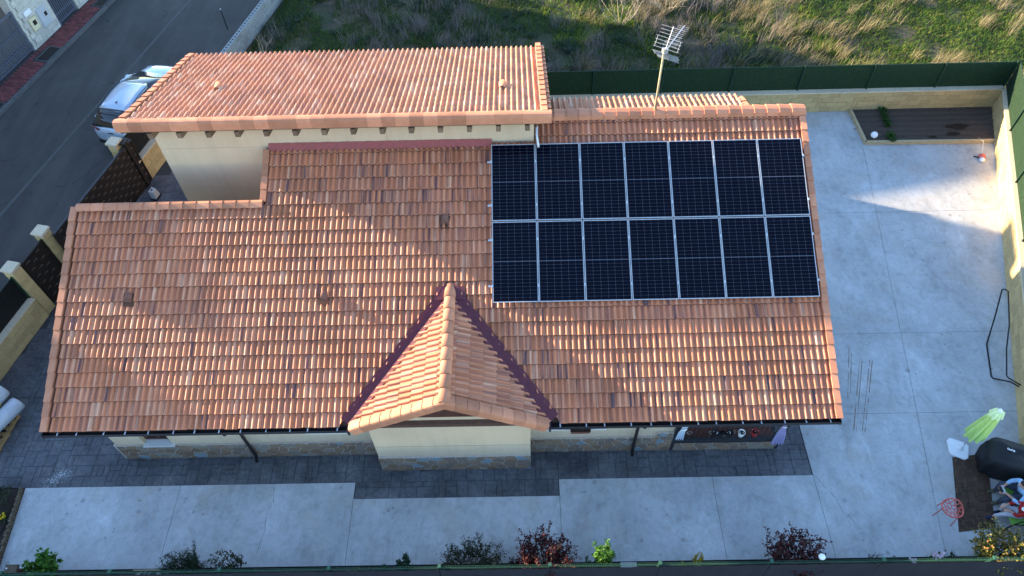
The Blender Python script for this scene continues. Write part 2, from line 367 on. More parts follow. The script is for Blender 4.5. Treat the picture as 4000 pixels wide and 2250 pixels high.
# street
road = MB(); road.prism([st2(-60, 0.0), st2(-60, PROP_T), st2(60, PROP_T), st2(60, 0.0)], -.07, -.012)
road = tag(road.build('street', M['asphalt']), kind='structure')
ct = to_st(-6.589, 11.055)[1]
ch = MB()
for i in range(-16, 30):
    a, b_ = i*1.0+.006, i*1.0+.994
    ch.prism([st2(a, ct-.07), st2(a, ct+.07), st2(b_, ct+.07), st2(b_, ct-.07)], -.012, -.006 if i % 3 else -.007, rnd=random.random())
ch.build('drain_channel', M['channel'], road)
# far footpath: kerb stones, red pavers
SWT = to_st(-9.43, 19.78)[1]
fp = MB(); fp.prism([st2(-30, SWT-.6), st2(-30, -.13), st2(60, -.13), st2(60, SWT-.6)], -.07, .088)
fp = tag(fp.build('footpath', M['joint']), kind='structure')
kb = MB(); kb.box(-.065, 0, 0, .065, .985, .17); kme = kb.data('kerb_stone', M['kerb'])
K3 = frame3(KN, KD, (0, 0, 1))
for i in range(-4, 16): inst('kerb_stone', kme, fp, st(i, -.065, -.06), K3)
bk = MB(); bk.box(.004, .004, 0, .200, .100, .012); bme = bk.data('brick', M['redbrick'])
GR = [(3.55, 1.05, -.78, -.16), (7.85, .75, -.72, -.17), (-.4, 1.1, -.72, -.16)]
xfb, cnt = [], 0
for r in range(-16, 98):
    s0 = r*.105
    for c in range(-1, 6):
        t0 = -.13-.206-c*.206+(.103 if r % 2 else 0)
        if t0 < SWT-.02 or t0+.2 > -.128: continue
        if any(a-.05 < s0+.05 < a+l+.03 and ta-.1 < t0+.1 < tb+.1 for a, l, ta, tb in GR): continue
        p = st(s0, t0, .088)
        m = frame3(KN, KD, (0, 0, 1))
        if 0 <= r and cnt < 300: inst('brick', bme, fp, p, K3); cnt += 1
        else: xfb.append((m, p))
joined('brick_rest', [v.co[:] for v in bme.vertices], [tuple(p.vertices) for p in bme.polygons], xfb, [random.random() for _ in xfb], M['redbrick'], fp)
for k, (a, l, ta, tb) in enumerate(GR):
    t = thing('drain_grate', st(a+l/2, (ta+tb)/2, .09), ['dark iron cover in red paving below the large slatted gate', 'brown iron cover in red paving beside the narrow slatted gate', 'dark iron cover in red paving at the left edge'][k], 'drain cover', 'iron covers in the red footpath')
    q = MB(); q.obox(st(a, ta, .086), KD*l, KN*(tb-ta), (0, 0, .014)); q.build('cover_plate', M['iron'], t)
    q = MB()
    for e in ((a, ta, l, .04), (a, tb-.04, l, .04), (a, ta+.04, .04, tb-ta-.08), (a+l-.04, ta+.04, .04, tb-ta-.08)):
        q.obox(st(e[0], e[1], .1), KD*e[2], KN*e[3], (0, 0, .006))
    q.build('cover_frame', M['kerb'], t)

# concrete yard : slabs cut by joints
def clip(poly, a, b, c):                            # keep a*x+b*y<=c
    out = []
    for i in range(len(poly)):
        p, q = poly[i], poly[(i+1) % len(poly)]; dp = a*p[0]+b*p[1]-c; dq = a*q[0]+b*q[1]-c
        if dp <= 0: out.append(p)
        if dp*dq < 0: t = dp/(dp-dq); out.append((p[0]+(q[0]-p[0])*t, p[1]+(q[1]-p[1])*t))
    return out
yb = MB(); yb.prism([(-1.9, -2.45), (24.15, -2.42), (30.2, 14.62), (11, 14.62), (0, 12), (0, 0)], -.075, -.02)
yb = tag(yb.build('concrete_yard', M['kerb']), kind='structure')
def slab(poly, ztop=0.0, lines=()):
    if len(poly) < 3: return
    q = MB(); q.prism(poly, -.05, ztop); q.build('slab', M['concrete'], yb)
def wallx(y): return 25.17+(y-.596)*.3545
G = .005
xs = [-9, 2.38, 7.08, 12.53, 16.61, 19.3]
leftx = lambda y: -1.83+(y+.27)*-.088
for i in range(5):
    x0, x1 = xs[i]+G, xs[i+1]-G
    yt = -.74 if i == 2 else -.285
    P_ = [(x0, -2.46), (x1, -2.46), (x1, yt), (x0, yt)]
    if i == 0: P_ = [(leftx(-2.46), -2.46), (x1, -2.46), (x1, yt), (leftx(yt), yt)]
    slab(P_)
jl = lambda y: 22.83+(y-2.42)*.1665                 # long joint
ys = [-2.46, 1.5, 4.19, 9.2, 14.62]
for i in range(4):
    y0, y1 = ys[i]+G, ys[i+1]-G
    xl = 19.3+G
    for side in (0, 1):
        if side == 0: P_ = [(xl, y0), (jl(y0)-G, y0), (jl(y1)-G, y1), (xl, y1)]
        else: P_ = [(jl(y0)+G, y0), (wallx(y0), y0), (wallx(y1), y1), (jl(y1)+G, y1)]
        slab(P_)
slab([(11.5, 8.0), (19.3, 8.0), (19.3, 14.62), (11.5, 14.62)])

# stamped paving
pv = MB(); pv.prism([(-6.5, -.28), (19.3, -.28), (19.3, 8), (11, 12.5), (-2, 12.5)], -.06, -.0145)
pv = tag(pv.build('stamped_paving', M['joint']), kind='structure')
q = MB(); q.box(7.08+.0, -.735, -.06, 12.53, -.28, -.0145); q.build('porch_base', M['joint'], pv)
def ashlar(x0, y0, x1, y1, u=.155):
    nx, ny = max(1, round((x1-x0)/u)), max(1, round((y1-y0)/u)); ux, uy = (x1-x0)/nx, (y1-y0)/ny
    used = np.zeros((nx, ny), bool); out = []
    for j in range(ny):
        for i in range(nx):
            if used[i, j]: continue
            for a, b_ in random.sample([(3, 2), (2, 3), (2, 2), (3, 3), (2, 1), (1, 2), (4, 2), (2, 4)], 8)+[(1, 1)]:
                if i+a <= nx and j+b_ <= ny and not used[i:i+a, j:j+b_].any(): break
            used[i:i+a, j:j+b_] = True; out.append((x0+i*ux, y0+j*uy, x0+(i+a)*ux, y0+(j+b_)*uy))
    return out
pieces = ashlar(-6.4, -.28, .75, 5.4)+ashlar(.75, -.28, 15.62, .6)+ashlar(15.62, -.28, 19.28, .6)+ashlar(7.09, -.735, 12.52, -.28, .1517)+ashlar(18.6, .6, 19.28, 6.2)+ashlar(-2.6, 5.4, 2.2, 12.4, .31)
def inside_paving(p):
    x, y = (p[0]+p[2])/2, (p[1]+p[3])/2
    if x > 12 or y < -.28: return True
    if 7.75 < x < 11.8 and y > .2: return False
    s, t = to_st(x, y); return t > PROP_T+.30
pieces = [p for p in pieces if inside_paving(p)]
def vis(p): x, y = (p[0]+p[2])/2, (p[1]+p[3])/2; return -((y < .62)*10 + (x < .6)*6 - abs(y))
pieces.sort(key=vis); rest = MB(); uj = .0035
for k, (x0, y0, x1, y1) in enumerate(pieces):
    z = -.004+random.uniform(-.002, .002); c = .007
    P0 = [(x0+uj, y0+uj), (x1-uj, y0+uj), (x1-uj, y1-uj), (x0+uj, y1-uj)]
    P1 = [(x0+uj+c, y0+uj+c), (x1-uj-c, y0+uj+c), (x1-uj-c, y1-uj-c), (x0+uj+c, y1-uj-c)]
    q = MB() if k < 300 else rest
    q.add([(*p, z-.010) for p in P0]+[(*p, z) for p in P1], [(4, 5, 6, 7), (0, 1, 5, 4), (1, 2, 6, 5), (2, 3, 7, 6), (3, 0, 4, 7)], random.random() if k >= 300 else None)
    if k < 300: q.build('paver', M['stamp'], pv)
rest.build('paver_rest', M['stamp'], pv, kind='stuff')

# ================================================================== HOUSE
SL = R_(23.7343); cs, sn = math.cos(SL), math.sin(SL); TT = math.tan(SL)
def RP(x, v, w_=0.0): return Vector((x, v*cs-w_*sn, 2.8+v*sn+w_*cs))
ROOF3 = frame3((1, 0, 0), (0, cs, sn), (0, -sn, cs))
house = thing('house', (9.6, 3.6, 0), 'single-storey cream house with long clay-tiled roof, stone plinth and small front gable', 'house')
# --- tile template (local: x across, y up the slope, z outward)
TW, CO, TL = .304, .355, .405
def tile_mesh(L=TL, h=.056, wd=TW, waves=2, lift=.046, th=.016):
    us, hs = [], []
    p = wd/waves
    for wv in range(waves):
        for a, b_ in ((0, 0), (.12, .02), (.18, .20), (.24, .60), (.33, .93), (.44, 1), (.55, .93), (.64, .60), (.70, .20), (.76, .02)):
            us.append(wv*p+a*p); hs.append(b_*h)
    us.append(wd); hs.append(0)
    n = len(us); q = MB()
    q.v = [(u, 0, z+lift) for u, z in zip(us, hs)] + [(u, L, z) for u, z in zip(us, hs)]
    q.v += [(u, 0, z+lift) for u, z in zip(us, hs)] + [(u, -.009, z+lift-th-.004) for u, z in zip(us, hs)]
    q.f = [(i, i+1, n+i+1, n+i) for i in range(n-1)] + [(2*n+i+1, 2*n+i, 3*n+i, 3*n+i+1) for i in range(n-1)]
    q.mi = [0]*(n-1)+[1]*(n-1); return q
tq = tile_mesh(); tme = tq.data('roof_tile', M['tile'], True); tshort = tile_mesh(.21)
# deck under tiles
X0, X1, YL, YM, YR = .02, 19.17, 5.20, 6.66, 7.27
roof = MB()
zt = lambda d: (lambda x, y: 2.8+TT*y-d)
roof.prism([(X0+.05, .0), (X1-.05, .0), (X1-.05, YR), (12.0, YR), (12.0, YM), (4.97, YM), (4.97, YL), (X0+.05, YL)], zt(.20), zt(.062))
roof = roof.build('roof', M['deck'], house)
PX, PY, PT = 9.84, 3.0, .53                           # porch ridge x, y where it meets the roof, slope
VK = TT/PT                                            # valley: |x-PX| = (PY-y)*VK
vn = 1/math.sqrt(1+VK*VK)
def valley_d(x, y): return (abs(x-PX)-(PY-y)*VK)*vn  # >0 outside the porch footprint
def bisect(q, planes):
    bm = bmesh.new(); me = bpy.data.meshes.new('t'); me.from_pydata(q.v, [], q.f); bm.from_mesh(me)
    for co, no in planes:
        bmesh.ops.bisect_plane(bm, geom=bm.verts[:]+bm.edges[:]+bm.faces[:], plane_co=co, plane_no=no, clear_outer=True)
    r = MB(); bm.verts.ensure_lookup_table(); idx = {v: i for i, v in enumerate(bm.verts)}
    r.v = [tuple(v.co) for v in bm.verts]; r.f = [tuple(idx[v] for v in f.verts) for f in bm.faces]
    bm.free(); bpy.data.meshes.remove(me); return r
def xform(q, m3, c): r = MB(); r.v = [tuple(m3 @ Vector(p) + Vector(c)) for p in q.v]; r.f = list(q.f); r.mi = q.mi; return r
NC = 62; XS = .185
tiles = []
for c in range(NC):
    x = XS+c*TW; xc = x+TW/2
    vmax = 5.66 if xc < 4.95 else (YM/cs-.02 if xc < 12.05 else 7.93)
    r = 0
    while r*CO < vmax-.08:
        v0 = r*CO-.05
        short = vmax-v0 < TL-.02
        tiles.append((c, r, x, v0, short)); r += 1
vents = {(round((X-XS-TW/2)/TW), round(v/CO-.5)) for X, v in ((1.79, 2.93/cs), (6.70, 2.88/cs), (9.71, 4.66/cs))}
cut_off = .10
singles, xf, rn, shorts, srn, cuts = [], [], [], [], [], []
for c, r, x, v0, short in tiles:
    cor = [RP(x+a, v0+b_) for a in (0, TW) for b_ in (0, TL)]
    ds = [valley_d(p.x, p.y) if p.y < PY+.4 else 9 for p in cor]
    if all(d < cut_off for d in ds) and cor[0].y < PY: continue
    pos = RP(x, v0, -.045+random.uniform(-.002, .002))
    if min(ds) < cut_off and cor[0].y < PY+.05:
        s_ = -1 if x+TW/2 < PX else 1
        no = Vector((-s_*vn, -VK*vn, 0)); co = Vector((PX, PY, 0))-no*cut_off
        cuts.append(bisect(xform(tq, ROOF3, pos), [(co, no)]))
    elif short: shorts.append((ROOF3, pos)); srn.append(random.random())
    else: singles.append(pos)
NS = 200                                              # the nearest courses are single tiles, the rest one field
singles.sort(key=lambda p: p.y)
def jit(): return ROOF3 @ Euler((random.gauss(0, .004), 0, random.gauss(0, .006))).to_matrix()
for p in singles: p += Vector((random.gauss(0, .0015), random.gauss(0, .004), 0))
for p in singles[:NS]: inst('roof_tile', tme, roof, p, jit())
xf = [(jit(), p) for p in singles[NS:]]; rn = [random.random() for _ in xf]
joined('roof_tile_rest', tq.v, tq.f, xf, rn, M['tile'], roof, True, mi=tq.mi)
joined('roof_tile_cut', tshort.v, tshort.f, shorts, srn, M['tile'], roof, True, mi=tq.mi)
for q in cuts:
    if q.f: q.build('roof_tile', M['tile'], roof, True)
# vent tiles: hooded
vt = MB(); n = 8
for k in range(n+1):
    a = math.pi*k/n; vt.v += [(-.075*math.cos(a), 0, .05+.085*math.sin(a)), (-.06*math.cos(a), .22, .02+.055*math.sin(a))]
vt.f = [(2*k, 2*k+2, 2*k+3, 2*k+1) for k in range(n)]
b0 = len(vt.v); vt.v += [(-.06*math.cos(math.pi*k/n), .05, .05+.065*math.sin(math.pi*k/n)) for k in range(n+1)]
vt.f += [tuple(b0+k for k in range(n+1))]+[(2*k, b0+k, b0+k+1, 2*k+2) for k in range(n)]
vt.v = [(x*1.35, y*1.2, z*1.3) for x, y, z in vt.v]; vme = vt.data('vent_tile', M['vent'], True)
for X, Y in ((1.79, 2.93), (6.70, 2.88), (9.71, 4.66)):
    inst('vent_tile', vme, roof, RP(X, Y/cs-.12, .035), ROOF3)
    q = MB(); q.obox(RP(X-.13, Y/cs-.20, .022), (.26, 0, 0), Vector((0, cs, sn))*.34, Vector((0, -sn, cs))*.012); q.build('vent_shade_plate', M['tile_edge'], roof)  # dark plate added for the shadow and dark opening around the hood
# verge tiles (left and right edges): flat top + side skirt
vg = MB(); L = CO+.05
vg.v = [(-.02, 0, .115), (.135, 0, .108), (-.02, L, .08), (.135, L, .073), (-.035, 0, -.09), (-.035, L, -.12), (-.02, 0, .115), (.135, 0, .108), (-.02, .004, .085), (.135, .004, .078), (.135, 0, .0), (.135, L, -.03)]
vg.f = [(0, 1, 3, 2), (4, 0, 2, 5), (6, 8, 9, 7), (1, 10, 11, 3)]
vgm = vg.data('verge_tile', M['cap']); vr = MB(); vr.v = [(-x, y, z) for x, y, z in vg.v]; vr.f = [f[::-1] for f in vg.f]; vrm = vr.data('verge_tile', M['cap'])
for k in range(16): inst('verge_tile', vgm, roof, RP(.02, k*CO-.05, -.03), ROOF3)
for k in range(22): inst('verge_tile', vrm, roof, RP(19.17, k*CO-.05, -.03), ROOF3)
for k in range(4): inst('verge_tile', vgm, roof, RP(4.93, YL/cs+k*CO+.02, -.03), ROOF3)
# edge caps along the top of the lower-left roof, ridge tiles on the right
def cap_mesh(L, wd=.19, hh=.10, mat='cap', lift=.02):
    q = MB(); pr = [(-wd, -.06), (-wd*.9, hh*.55), (-wd*.35, hh), (wd*.35, hh), (wd*.9, hh*.55), (wd, -.06)]
    n = len(pr)
    q.v = [(0, a, b_+lift) for a, b_ in pr]+[(L, a*.93, b_) for a, b_ in pr]+[(.001, a*.9, b_+lift-.025) for a, b_ in pr]
    q.f = [(i+1, i, n+i, n+i+1) for i in range(n-1)]+[(i, i+1, 2*n+i+1, 2*n+i) for i in range(n-1)]
    return q
rc = cap_mesh(.37).data('ridge_tile', M['cap'])
for k in range(21): inst('ridge_tile', rc, roof, (12.25+k*.329, YR+.06, 2.8+TT*YR+.03), Euler((0, .02, 0)).to_matrix())
ec = MB(); pr = [(-.12, .10), (.03, .13), (.10, .10), (.12, .04), (.12, -.18)]
for Lx, s_ in ((0, 1), (.375, .95)): ec.v += [(Lx, a*s_, b_+(.02 if Lx else 0)) for a, b_ in pr]
ec.v += [(.376, a*.9, b_-.005) for a, b_ in pr]
ec.f = [(i, 5+i, 6+i, i+1) for i in range(4)]+[(5+i, 10+i, 11+i, 6+i) for i in range(4)]
ecm = ec.data('edge_tile', M['cap'])
for k in range(14): inst('edge_tile', ecm, roof, (.16+k*.343, YL-.02, 2.8+TT*YL-.03), ROOF3)
# red flashing where the roof meets the tall wall
fl = MB(); ns = 120
for k in range(ns+1):
    x = 5.05+k*(10.92-5.05)/ns; wv = .025*math.sin(x*41)+random.uniform(-.01, .01)
    fl.v += [(x, YM-.012, 2.8+TT*YM+.12+random.uniform(-.008, .008)), (x, YM-.05, 2.8+TT*YM+.065), RP(x, YM/cs-.14+wv, .035+.012*math.sin(x*41))[:]]
fl.f = [(3*k+i, 3*k+i+1, 3*k+i+4, 3*k+i+3) for k in range(ns) for i in (0, 1)]
fl.build('flashing', M['redflash'], roof, True)

# --- porch gable roof
PA = math.atan(PT); pc, ps = math.cos(PA), math.sin(PA); PZ = 4.13; YF = -.20; HX = 2.36
porch = MB()
for s_ in (-1, 1):
    pl = [(PX, YF+.05), (PX, PY), (PX+s_*HX, PY-HX/VK), (PX+s_*HX, YF+.05)]
    if s_ < 0: pl = pl[::-1]
    porch.prism(pl[::-1] if False else pl, lambda x, y: PZ-abs(x-PX)*PT-.17, lambda x, y: PZ-abs(x-PX)*PT-.055)
porch = porch.build('porch_roof', M['deck'], house)
F_L = frame3((0, -1, 0), (pc, 0, ps), (-ps, 0, pc)); F_R = frame3((0, 1, 0), (-pc, 0, ps), (ps, 0, pc))
SLN = HX/pc; rows = int(SLN/CO+.35)
for s_, F3 in ((-1, F_L), (1, F_R)):
    for r in range(rows+1):
        for c in range(11):
            v0 = r*CO-.04
            if v0 > SLN-.12: continue
            xx = PX+s_*(HX-v0*pc); zz = PZ-abs(xx-PX)*PT
            ya = YF+.10+c*TW; yy = ya+TW if s_ < 0 else ya
            pos = Vector((xx, yy, zz))+F3 @ Vector((0, 0, -.045))
            ds = [valley_d(xx-s_*b_*pc, y_) for b_ in (0, TL) for y_ in (ya, ya+TW)]
            if min(ds) > -.08: continue
            base = tq if SLN-v0 > TL else tile_mesh(max(.1, SLN-v0))
            if max(ds) > -.08:
                no = Vector((s_*vn, VK*vn, 0)); co = Vector((PX, PY, 0))-no*.08
                q = bisect(xform(base, F3, pos), [(co, no)])
                if q.f: q.build('roof_tile', M['tile_y'], porch, True)
            else:
                q = xform(base, F3, pos); q.build('roof_tile', M['tile_y'], porch, True)
# purple valley flashings
for s_ in (-1, 1):
    q = MB(); n = 30
    for k in range(n+1):
        t = k/n; y = PY+.02-t*(PY-.0); xv = PX+s_*(PY-y)*VK; z = 2.8+TT*y
        dm = Vector((s_*vn, VK*vn)); wob = .012*math.sin(k*1.9)
        a = Vector((xv+dm.x*(.17+wob), y+dm.y*(.17+wob))); b_ = Vector((xv-dm.x*(.16), y-dm.y*(.16)))
        q.v += [(a.x, a.y, 2.8+TT*a.y+.055), (xv+dm.x*.08, y+dm.y*.08, 2.8+TT*(y+dm.y*.08)+.03), (xv, y, z+.004), (b_.x, b_.y, PZ-abs(b_.x-PX)*PT+.01)]
    q.f = [(4*k+i, 4*k+i+1, 4*k+i+5, 4*k+i+4) for k in range(n) for i in range(3)]
    q.build('valley_flashing', M['flash'], porch, True)
q = MB(); q.add([(PX-.42, PY-.25, 2.8+TT*(PY-.25)+.05), (PX+.42, PY-.25, 2.8+TT*(PY-.25)+.05), (PX+.34, PY+.06, 2.8+TT*(PY+.06)+.05), (PX-.34, PY+.06, 2.8+TT*(PY+.06)+.05)], [(0, 1, 2, 3)])
q.build('valley_flashing', M['flash'], porch)
hr = MB(); n = 8
def halfround(L, r, lift=.02, taper=.9):
    q = MB(); n = 8
    for j, (y, rr, dz) in enumerate(((0, r, lift), (L, r*taper, 0), (.001, r*.86, lift))):
        q.v += [(-rr*math.cos(math.pi*k/n), y, rr*.85*math.sin(math.pi*k/n)+dz) for k in range(n+1)]
    m = n+1
    q.f = [(k, k+1, m+k+1, m+k) for k in range(n)]+[(k+1, k, 2*m+k, 2*m+k+1) for k in range(n)]
    return q
hm = halfround(.41, .15).data('ridge_tile', M['cap'], True)
yy = YF+.0
while yy < PY+.0: inst('ridge_tile', hm, porch, (PX, yy, PZ-.03)); yy += .37
# bull-nose front edge tiles
rm = MB(); pr = [(-.22, .05), (-.10, .085), (-.02, .085), (.02, .068), (.04, .035), (.046, -.01), (.045, -.17)]; n = len(pr)
for Lx, dz in ((0, 0), (.33, .014), (.331, -.002)): rm.v += [(Lx, -a, b_+dz) for a, b_ in pr]
rm.f = [(i, i+1, n+i+1, n+i) for i in range(n-1)]+[(n+i, n+i+1, 2*n+i+1, 2*n+i) for i in range(n-1)]
rmm = rm.data('edge_tile', M['cap']); rl = MB(); rl.v = [(-x, y, z) for x, y, z in rm.v]; rl.f = [f[::-1] for f in rm.f]; rlm = rl.data('edge_tile', M['cap'])
for k in range(9):
    d = SLN-.02-k*.296; 
    if d < .28: break
    for s_, me in ((-1, rmm), (1, rlm)):
        F3 = frame3((pc, 0, ps), (0, 1, 0), (-ps, 0, pc)) if s_ < 0 else frame3((pc, 0, -ps), (0, 1, 0), (ps, 0, pc))
        inst('edge_tile', me, porch, (PX+s_*d*pc, YF, PZ-d*ps+.0), F3)
# porch end caps (dark)
for s_ in (-1, 1):
    q = MB(); x = PX+s_*(HX+.01); z = PZ-HX*PT
    q.box(min(x, x+s_*.05), YF-.03, z-.17, max(x, x+s_*.05), YF+.20, z+.02); q.build('gutter_end', M['gutter'], porch)

# --- walls
def bands(name, x0, x1, y0, y1, z0, z1, cuts_, parent, mat=None):
    zs = [z0]+list(cuts_)+[z1]; q = MB(); q.box(x0+.006, y0+.008, z0, x1-.006, y1-.006, z1-.01); o = q.build(name, M['groove'], parent)
    for a, b_ in zip(zs[:-1], zs[1:]):
        q = MB(); q.box(x0, y0, a+(.004 if a > z0 else 0), x1, y1, b_-.004); q.build('render_band', mat or M['render'], o)
    return o
WY = .57
fw = MB()
# front wall left part with window opening (1.48..2.22, z .8..1.95)
W1 = (1.48, 2.22, .80, 1.95)
segs = [(.69, WY, 0, 1.48, WY+.25, 2.66), (2.22, WY, 0, 7.80, WY+.25, 2.66), (1.48, WY, 0, 2.22, WY+.25, .80), (1.48, WY, 1.95, 2.22, WY+.25, 2.66),
        (11.78, WY, 0, 12.2, WY+.25, 2.66), (13.7, WY, 0, 15.57, WY+.25, 2.66), (12.2, WY, 0, 13.7, WY+.25, 1.36), (12.2, WY, 2.3, 13.7, WY+.25, 2.66)]
fw2 = MB()
for s_ in segs: (fw if s_[0] < 8 else fw2).box(*s_)
wall = fw.build('front_wall', M['render'], house); wall2 = fw2.build('front_wall', M['render'], house)
for x0, x1 in ((.69, 1.40), (2.30, 7.8), (11.78, 15.57)):
    q = MB(); q.box(x0, WY-.004, 1.288, x1, WY, 1.296); q.build('groove_line', M['groove'], wall if x0 < 8 else wall2)
q = MB(); q.prism([(.69, WY+.25), (.94, WY+.25), (.94, 5.0), (.69, 5.0)], 0, lambda x, y: 2.58+TT*y); q.build('side_wall', M['render'], house)
q = MB(); q.box(.94, 4.75, 0, 4.9, 5.0, 4.7); q.build('courtyard_wall', M['render'], house)
q = MB(); q.prism([(5.0, 5.0), (5.2, 5.0), (5.2, 6.66), (5.0, 6.66)], 0, lambda x, y: 2.6+TT*y); q.build('courtyard_wall', M['render'], house)
q = MB(); q.box(12.05, 7.0, 0, 18.4, 7.9, 5.45); q.build('rear_wall', M['render'], house)
q = MB(); q.prism([(15.32, WY+.25), (15.57, WY+.25), (15.57, 5.2), (15.32, 5.2)], 0, lambda x, y: 2.58+TT*y); q.build('side_wall', M['render'], house)
q = MB(); q.box(15.57, 5.0, 0, 18.45, 5.25, 4.6); q.build('terrace_wall', M['door'], house)
q = MB(); q.prism([(18.2, 5.25), (18.45, 5.25), (18.45, 7.0), (18.2, 7.0)], 0, lambda x, y: 2.58+TT*y); q.build('side_wall', M['render'], house)
# porch front wall
pw = MB(); px0, px1 = 7.79, 11.78; py0 = .10
pw.add([(px0, py0, 0), (px1, py0, 0), (px1, py0, 2.84), (PX, py0, 3.86), (px0, py0, 2.84), (px0, .9, 0), (px1, .9, 0), (px1, .9, 2.84), (PX, .9, 3.86), (px0, .9, 2.84)],
       [(0, 1, 2, 3, 4), (9, 8, 7, 6, 5), (0, 5, 6, 1), (1, 6, 7, 2), (2, 7, 8, 3), (3, 8, 9, 4), (4, 9, 5, 0)])
pwo = pw.build('porch_wall', M['render'], house)
for z in (1.335, 2.74):
    q = MB(); q.box(px0-.002, py0-.004, z, px1+.002, py0, z+.009); q.build('groove_line', M['groove'], pwo)
q = MB(); q.add([(PX-1.75, py0-.006, 2.93), (PX+1.75, py0-.006, 2.93), (PX, py0-.006, 3.858)], [(0, 1, 2)])
q.v = [(x, y, z) for x, y, z in q.v]; q.build('gable_boards', M['woodframe'], pwo)
# --- stone plinths with individual stones
def voro(w_, h_, sx, sy, gap=.011, jit=.36):
    pts = []
    nx, ny = max(2, int(w_/sx)), max(2, int(h_/sy))
    for j in range(-1, ny+1):
        for i in range(-1, nx+1):
            pts.append(((i+.5+random.uniform(-jit, jit)+(.5 if j % 2 else 0))*w_/nx, (j+.5+random.uniform(-jit, jit))*h_/ny))
    out = []
    for p in pts:
        poly = [(.004, .004), (w_-.004, .004), (w_-.004, h_-.006), (.004, h_-.006)]
        for r in pts:
            if r is p: continue
            dx, dy = r[0]-p[0], r[1]-p[1]; d = math.hypot(dx, dy)
            if d > 3.2*max(sx, sy): continue
            poly = clip(poly, dx/d, dy/d, (dx*(p[0]+r[0])/2+dy*(p[1]+r[1])/2)/d-gap)
            if len(poly) < 3: break
        if len(poly) >= 3:
            ar = abs(sum(poly[i][0]*poly[(i+1) % len(poly)][1]-poly[(i+1) % len(poly)][0]*poly[i][1] for i in range(len(poly))))/2
            if ar > .002: out.append(poly)
    return out
def plinth(x0, x1, y, z1, depth=.05, sx=.30, sy=.18):
    q = MB(); q.box(x0, y-depth, 0, x1, y, z1); o = q.build('stone_plinth', M['mortar'], house)
    for poly in voro(x1-x0, z1, sx, sy):
        t = random.uniform(.010, .022); cx = sum(p[0] for p in poly)/len(poly); cz = sum(p[1] for p in poly)/len(poly); n = len(poly); q = MB()
        f0 = [(x0+a, y-depth, b_) for a, b_ in poly]; f1 = [(x0+cx+(a-cx)*.94, y-depth-t, cz+(b_-cz)*.92) for a, b_ in poly]
        q.add(f0+f1, [tuple(range(n, 2*n))]+[(i, (i+1) % n, n+(i+1) % n, n+i) for i in range(n)]); q.build('stone', M['stone'], o)
    return o
plinth(.70, 7.78, WY-.001, .76); plinth(11.80, 15.15, WY-.001, .76); plinth(15.15, 15.58, WY-.002, 1.02, .055)
plinth(px0-.005, px1+.005, py0-.001, .77); plinth(15.66, 18.42, .55, .43)
q = MB(); q.box(15.66, .551, 0, 18.42, .66, .425); q.build('terrace_low_wall', M['stone'], house)
q = MB(); q.box(15.64, .49, .431, 18.44, .67, .45); q.build('wall_cap', M['darkmetal'], house)
# side return stones of the left corner
o_ = MB(); o_.box(.64, WY-.04, 0, .69, 5.0, .78); o_.build('stone_plinth', M['mortar'], house)
# --- windows
def window(x0, x1, z0, z1, y, sillz, sx0, sx1):
    q = MB(); q.box(x0, y+.17, z0, x1, y+.19, z1); w_ = q.build('window', M['glass'], house)
    q = MB()
    for b_ in ((x0, y+.12, z0, x0+.07, y+.2, z1), (x1-.07, y+.12, z0, x1, y+.2, z1), (x0+.07, y+.12, z0, x1-.07, y+.2, z0+.07), (x0+.07, y+.12, z1-.07, x1-.07, y+.2, z1), ((x0+x1)/2-.03, y+.13, z0+.07, (x0+x1)/2+.03, y+.195, z1-.07)): q.box(*b_)
    q.build('window_frame', M['woodframe'], w_)
    q = MB(); q.box(sx0, y-.09, sillz-.045, sx1, y+.16, sillz+.003); q.build('sill', M['sill'], w_)
window(1.48, 2.22, .81, 1.95, WY, .80, 1.46, 2.30)
window(12.2, 13.7, 1.38, 2.3, WY, 1.37, 12.15, 13.75)
q = MB(); q.box(5.95, WY-.10, 1.38, 7.35, WY+.01, 1.425); q.build('sill', M['sill'], wall)
# --- gutters with brackets, downpipes
def gutter(x0, x1, nb):
    q = MB(); pr = [(.01, .0), (.0, -.11), (-.03, -.135), (-.10, -.135), (-.13, -.11), (-.135, .005), (-.125, .005), (-.12, -.105), (-.03, -.125)]
    q.extr(pr, (x0, -.005, 2.755), (0, 1, 0), (0, 0, 1), (x1-x0, 0, 0)); q.f = [f[::-1] for f in q.f]
    o = q.build('gutter', M['gutter'], house); n = nb
    for k in range(n):
        x = x0+.3+(x1-x0-.6)*k/(n-1)+random.uniform(-.08, .08)
        q = MB(); q.box(x-.014, -.138, 2.757, x+.014, .02, 2.763); q.build('bracket', M['bracket'], o)
    q = MB(); q.box(x0-.004, -.14, 2.61, x0+.004, .0, 2.76); q.box(x1-.004, -.14, 2.61, x1+.004, .0, 2.76); q.build('gutter_end', M['gutter'], o)
gutter(.02, PX-HX-.10, 13); gutter(PX+HX+.06, 19.17, 13)
q = MB(); q.extr([(0, 0), (-.26, 0)], (.02, WY+.05, 2.63), (0, 1, 0), (0, 0, 1), (19.1, 0, 0)); q.box(.05, .02, 2.60, 19.1, .05, 2.74); q.box(.05, .05, 2.62, 15.3, WY, 2.64); q.build('soffit', M['soffit'], house)
for x in (4.32, 14.55):
    q = MB(); q.tube([(x, -.07, 2.62), (x, -.03, 2.45), (x, WY-.16, 2.15), (x, WY-.13, 1.9), (x, WY-.13, .25), (x, WY-.24, .06)], .045, 10); q.build('downpipe', M['gutter'], house, True)
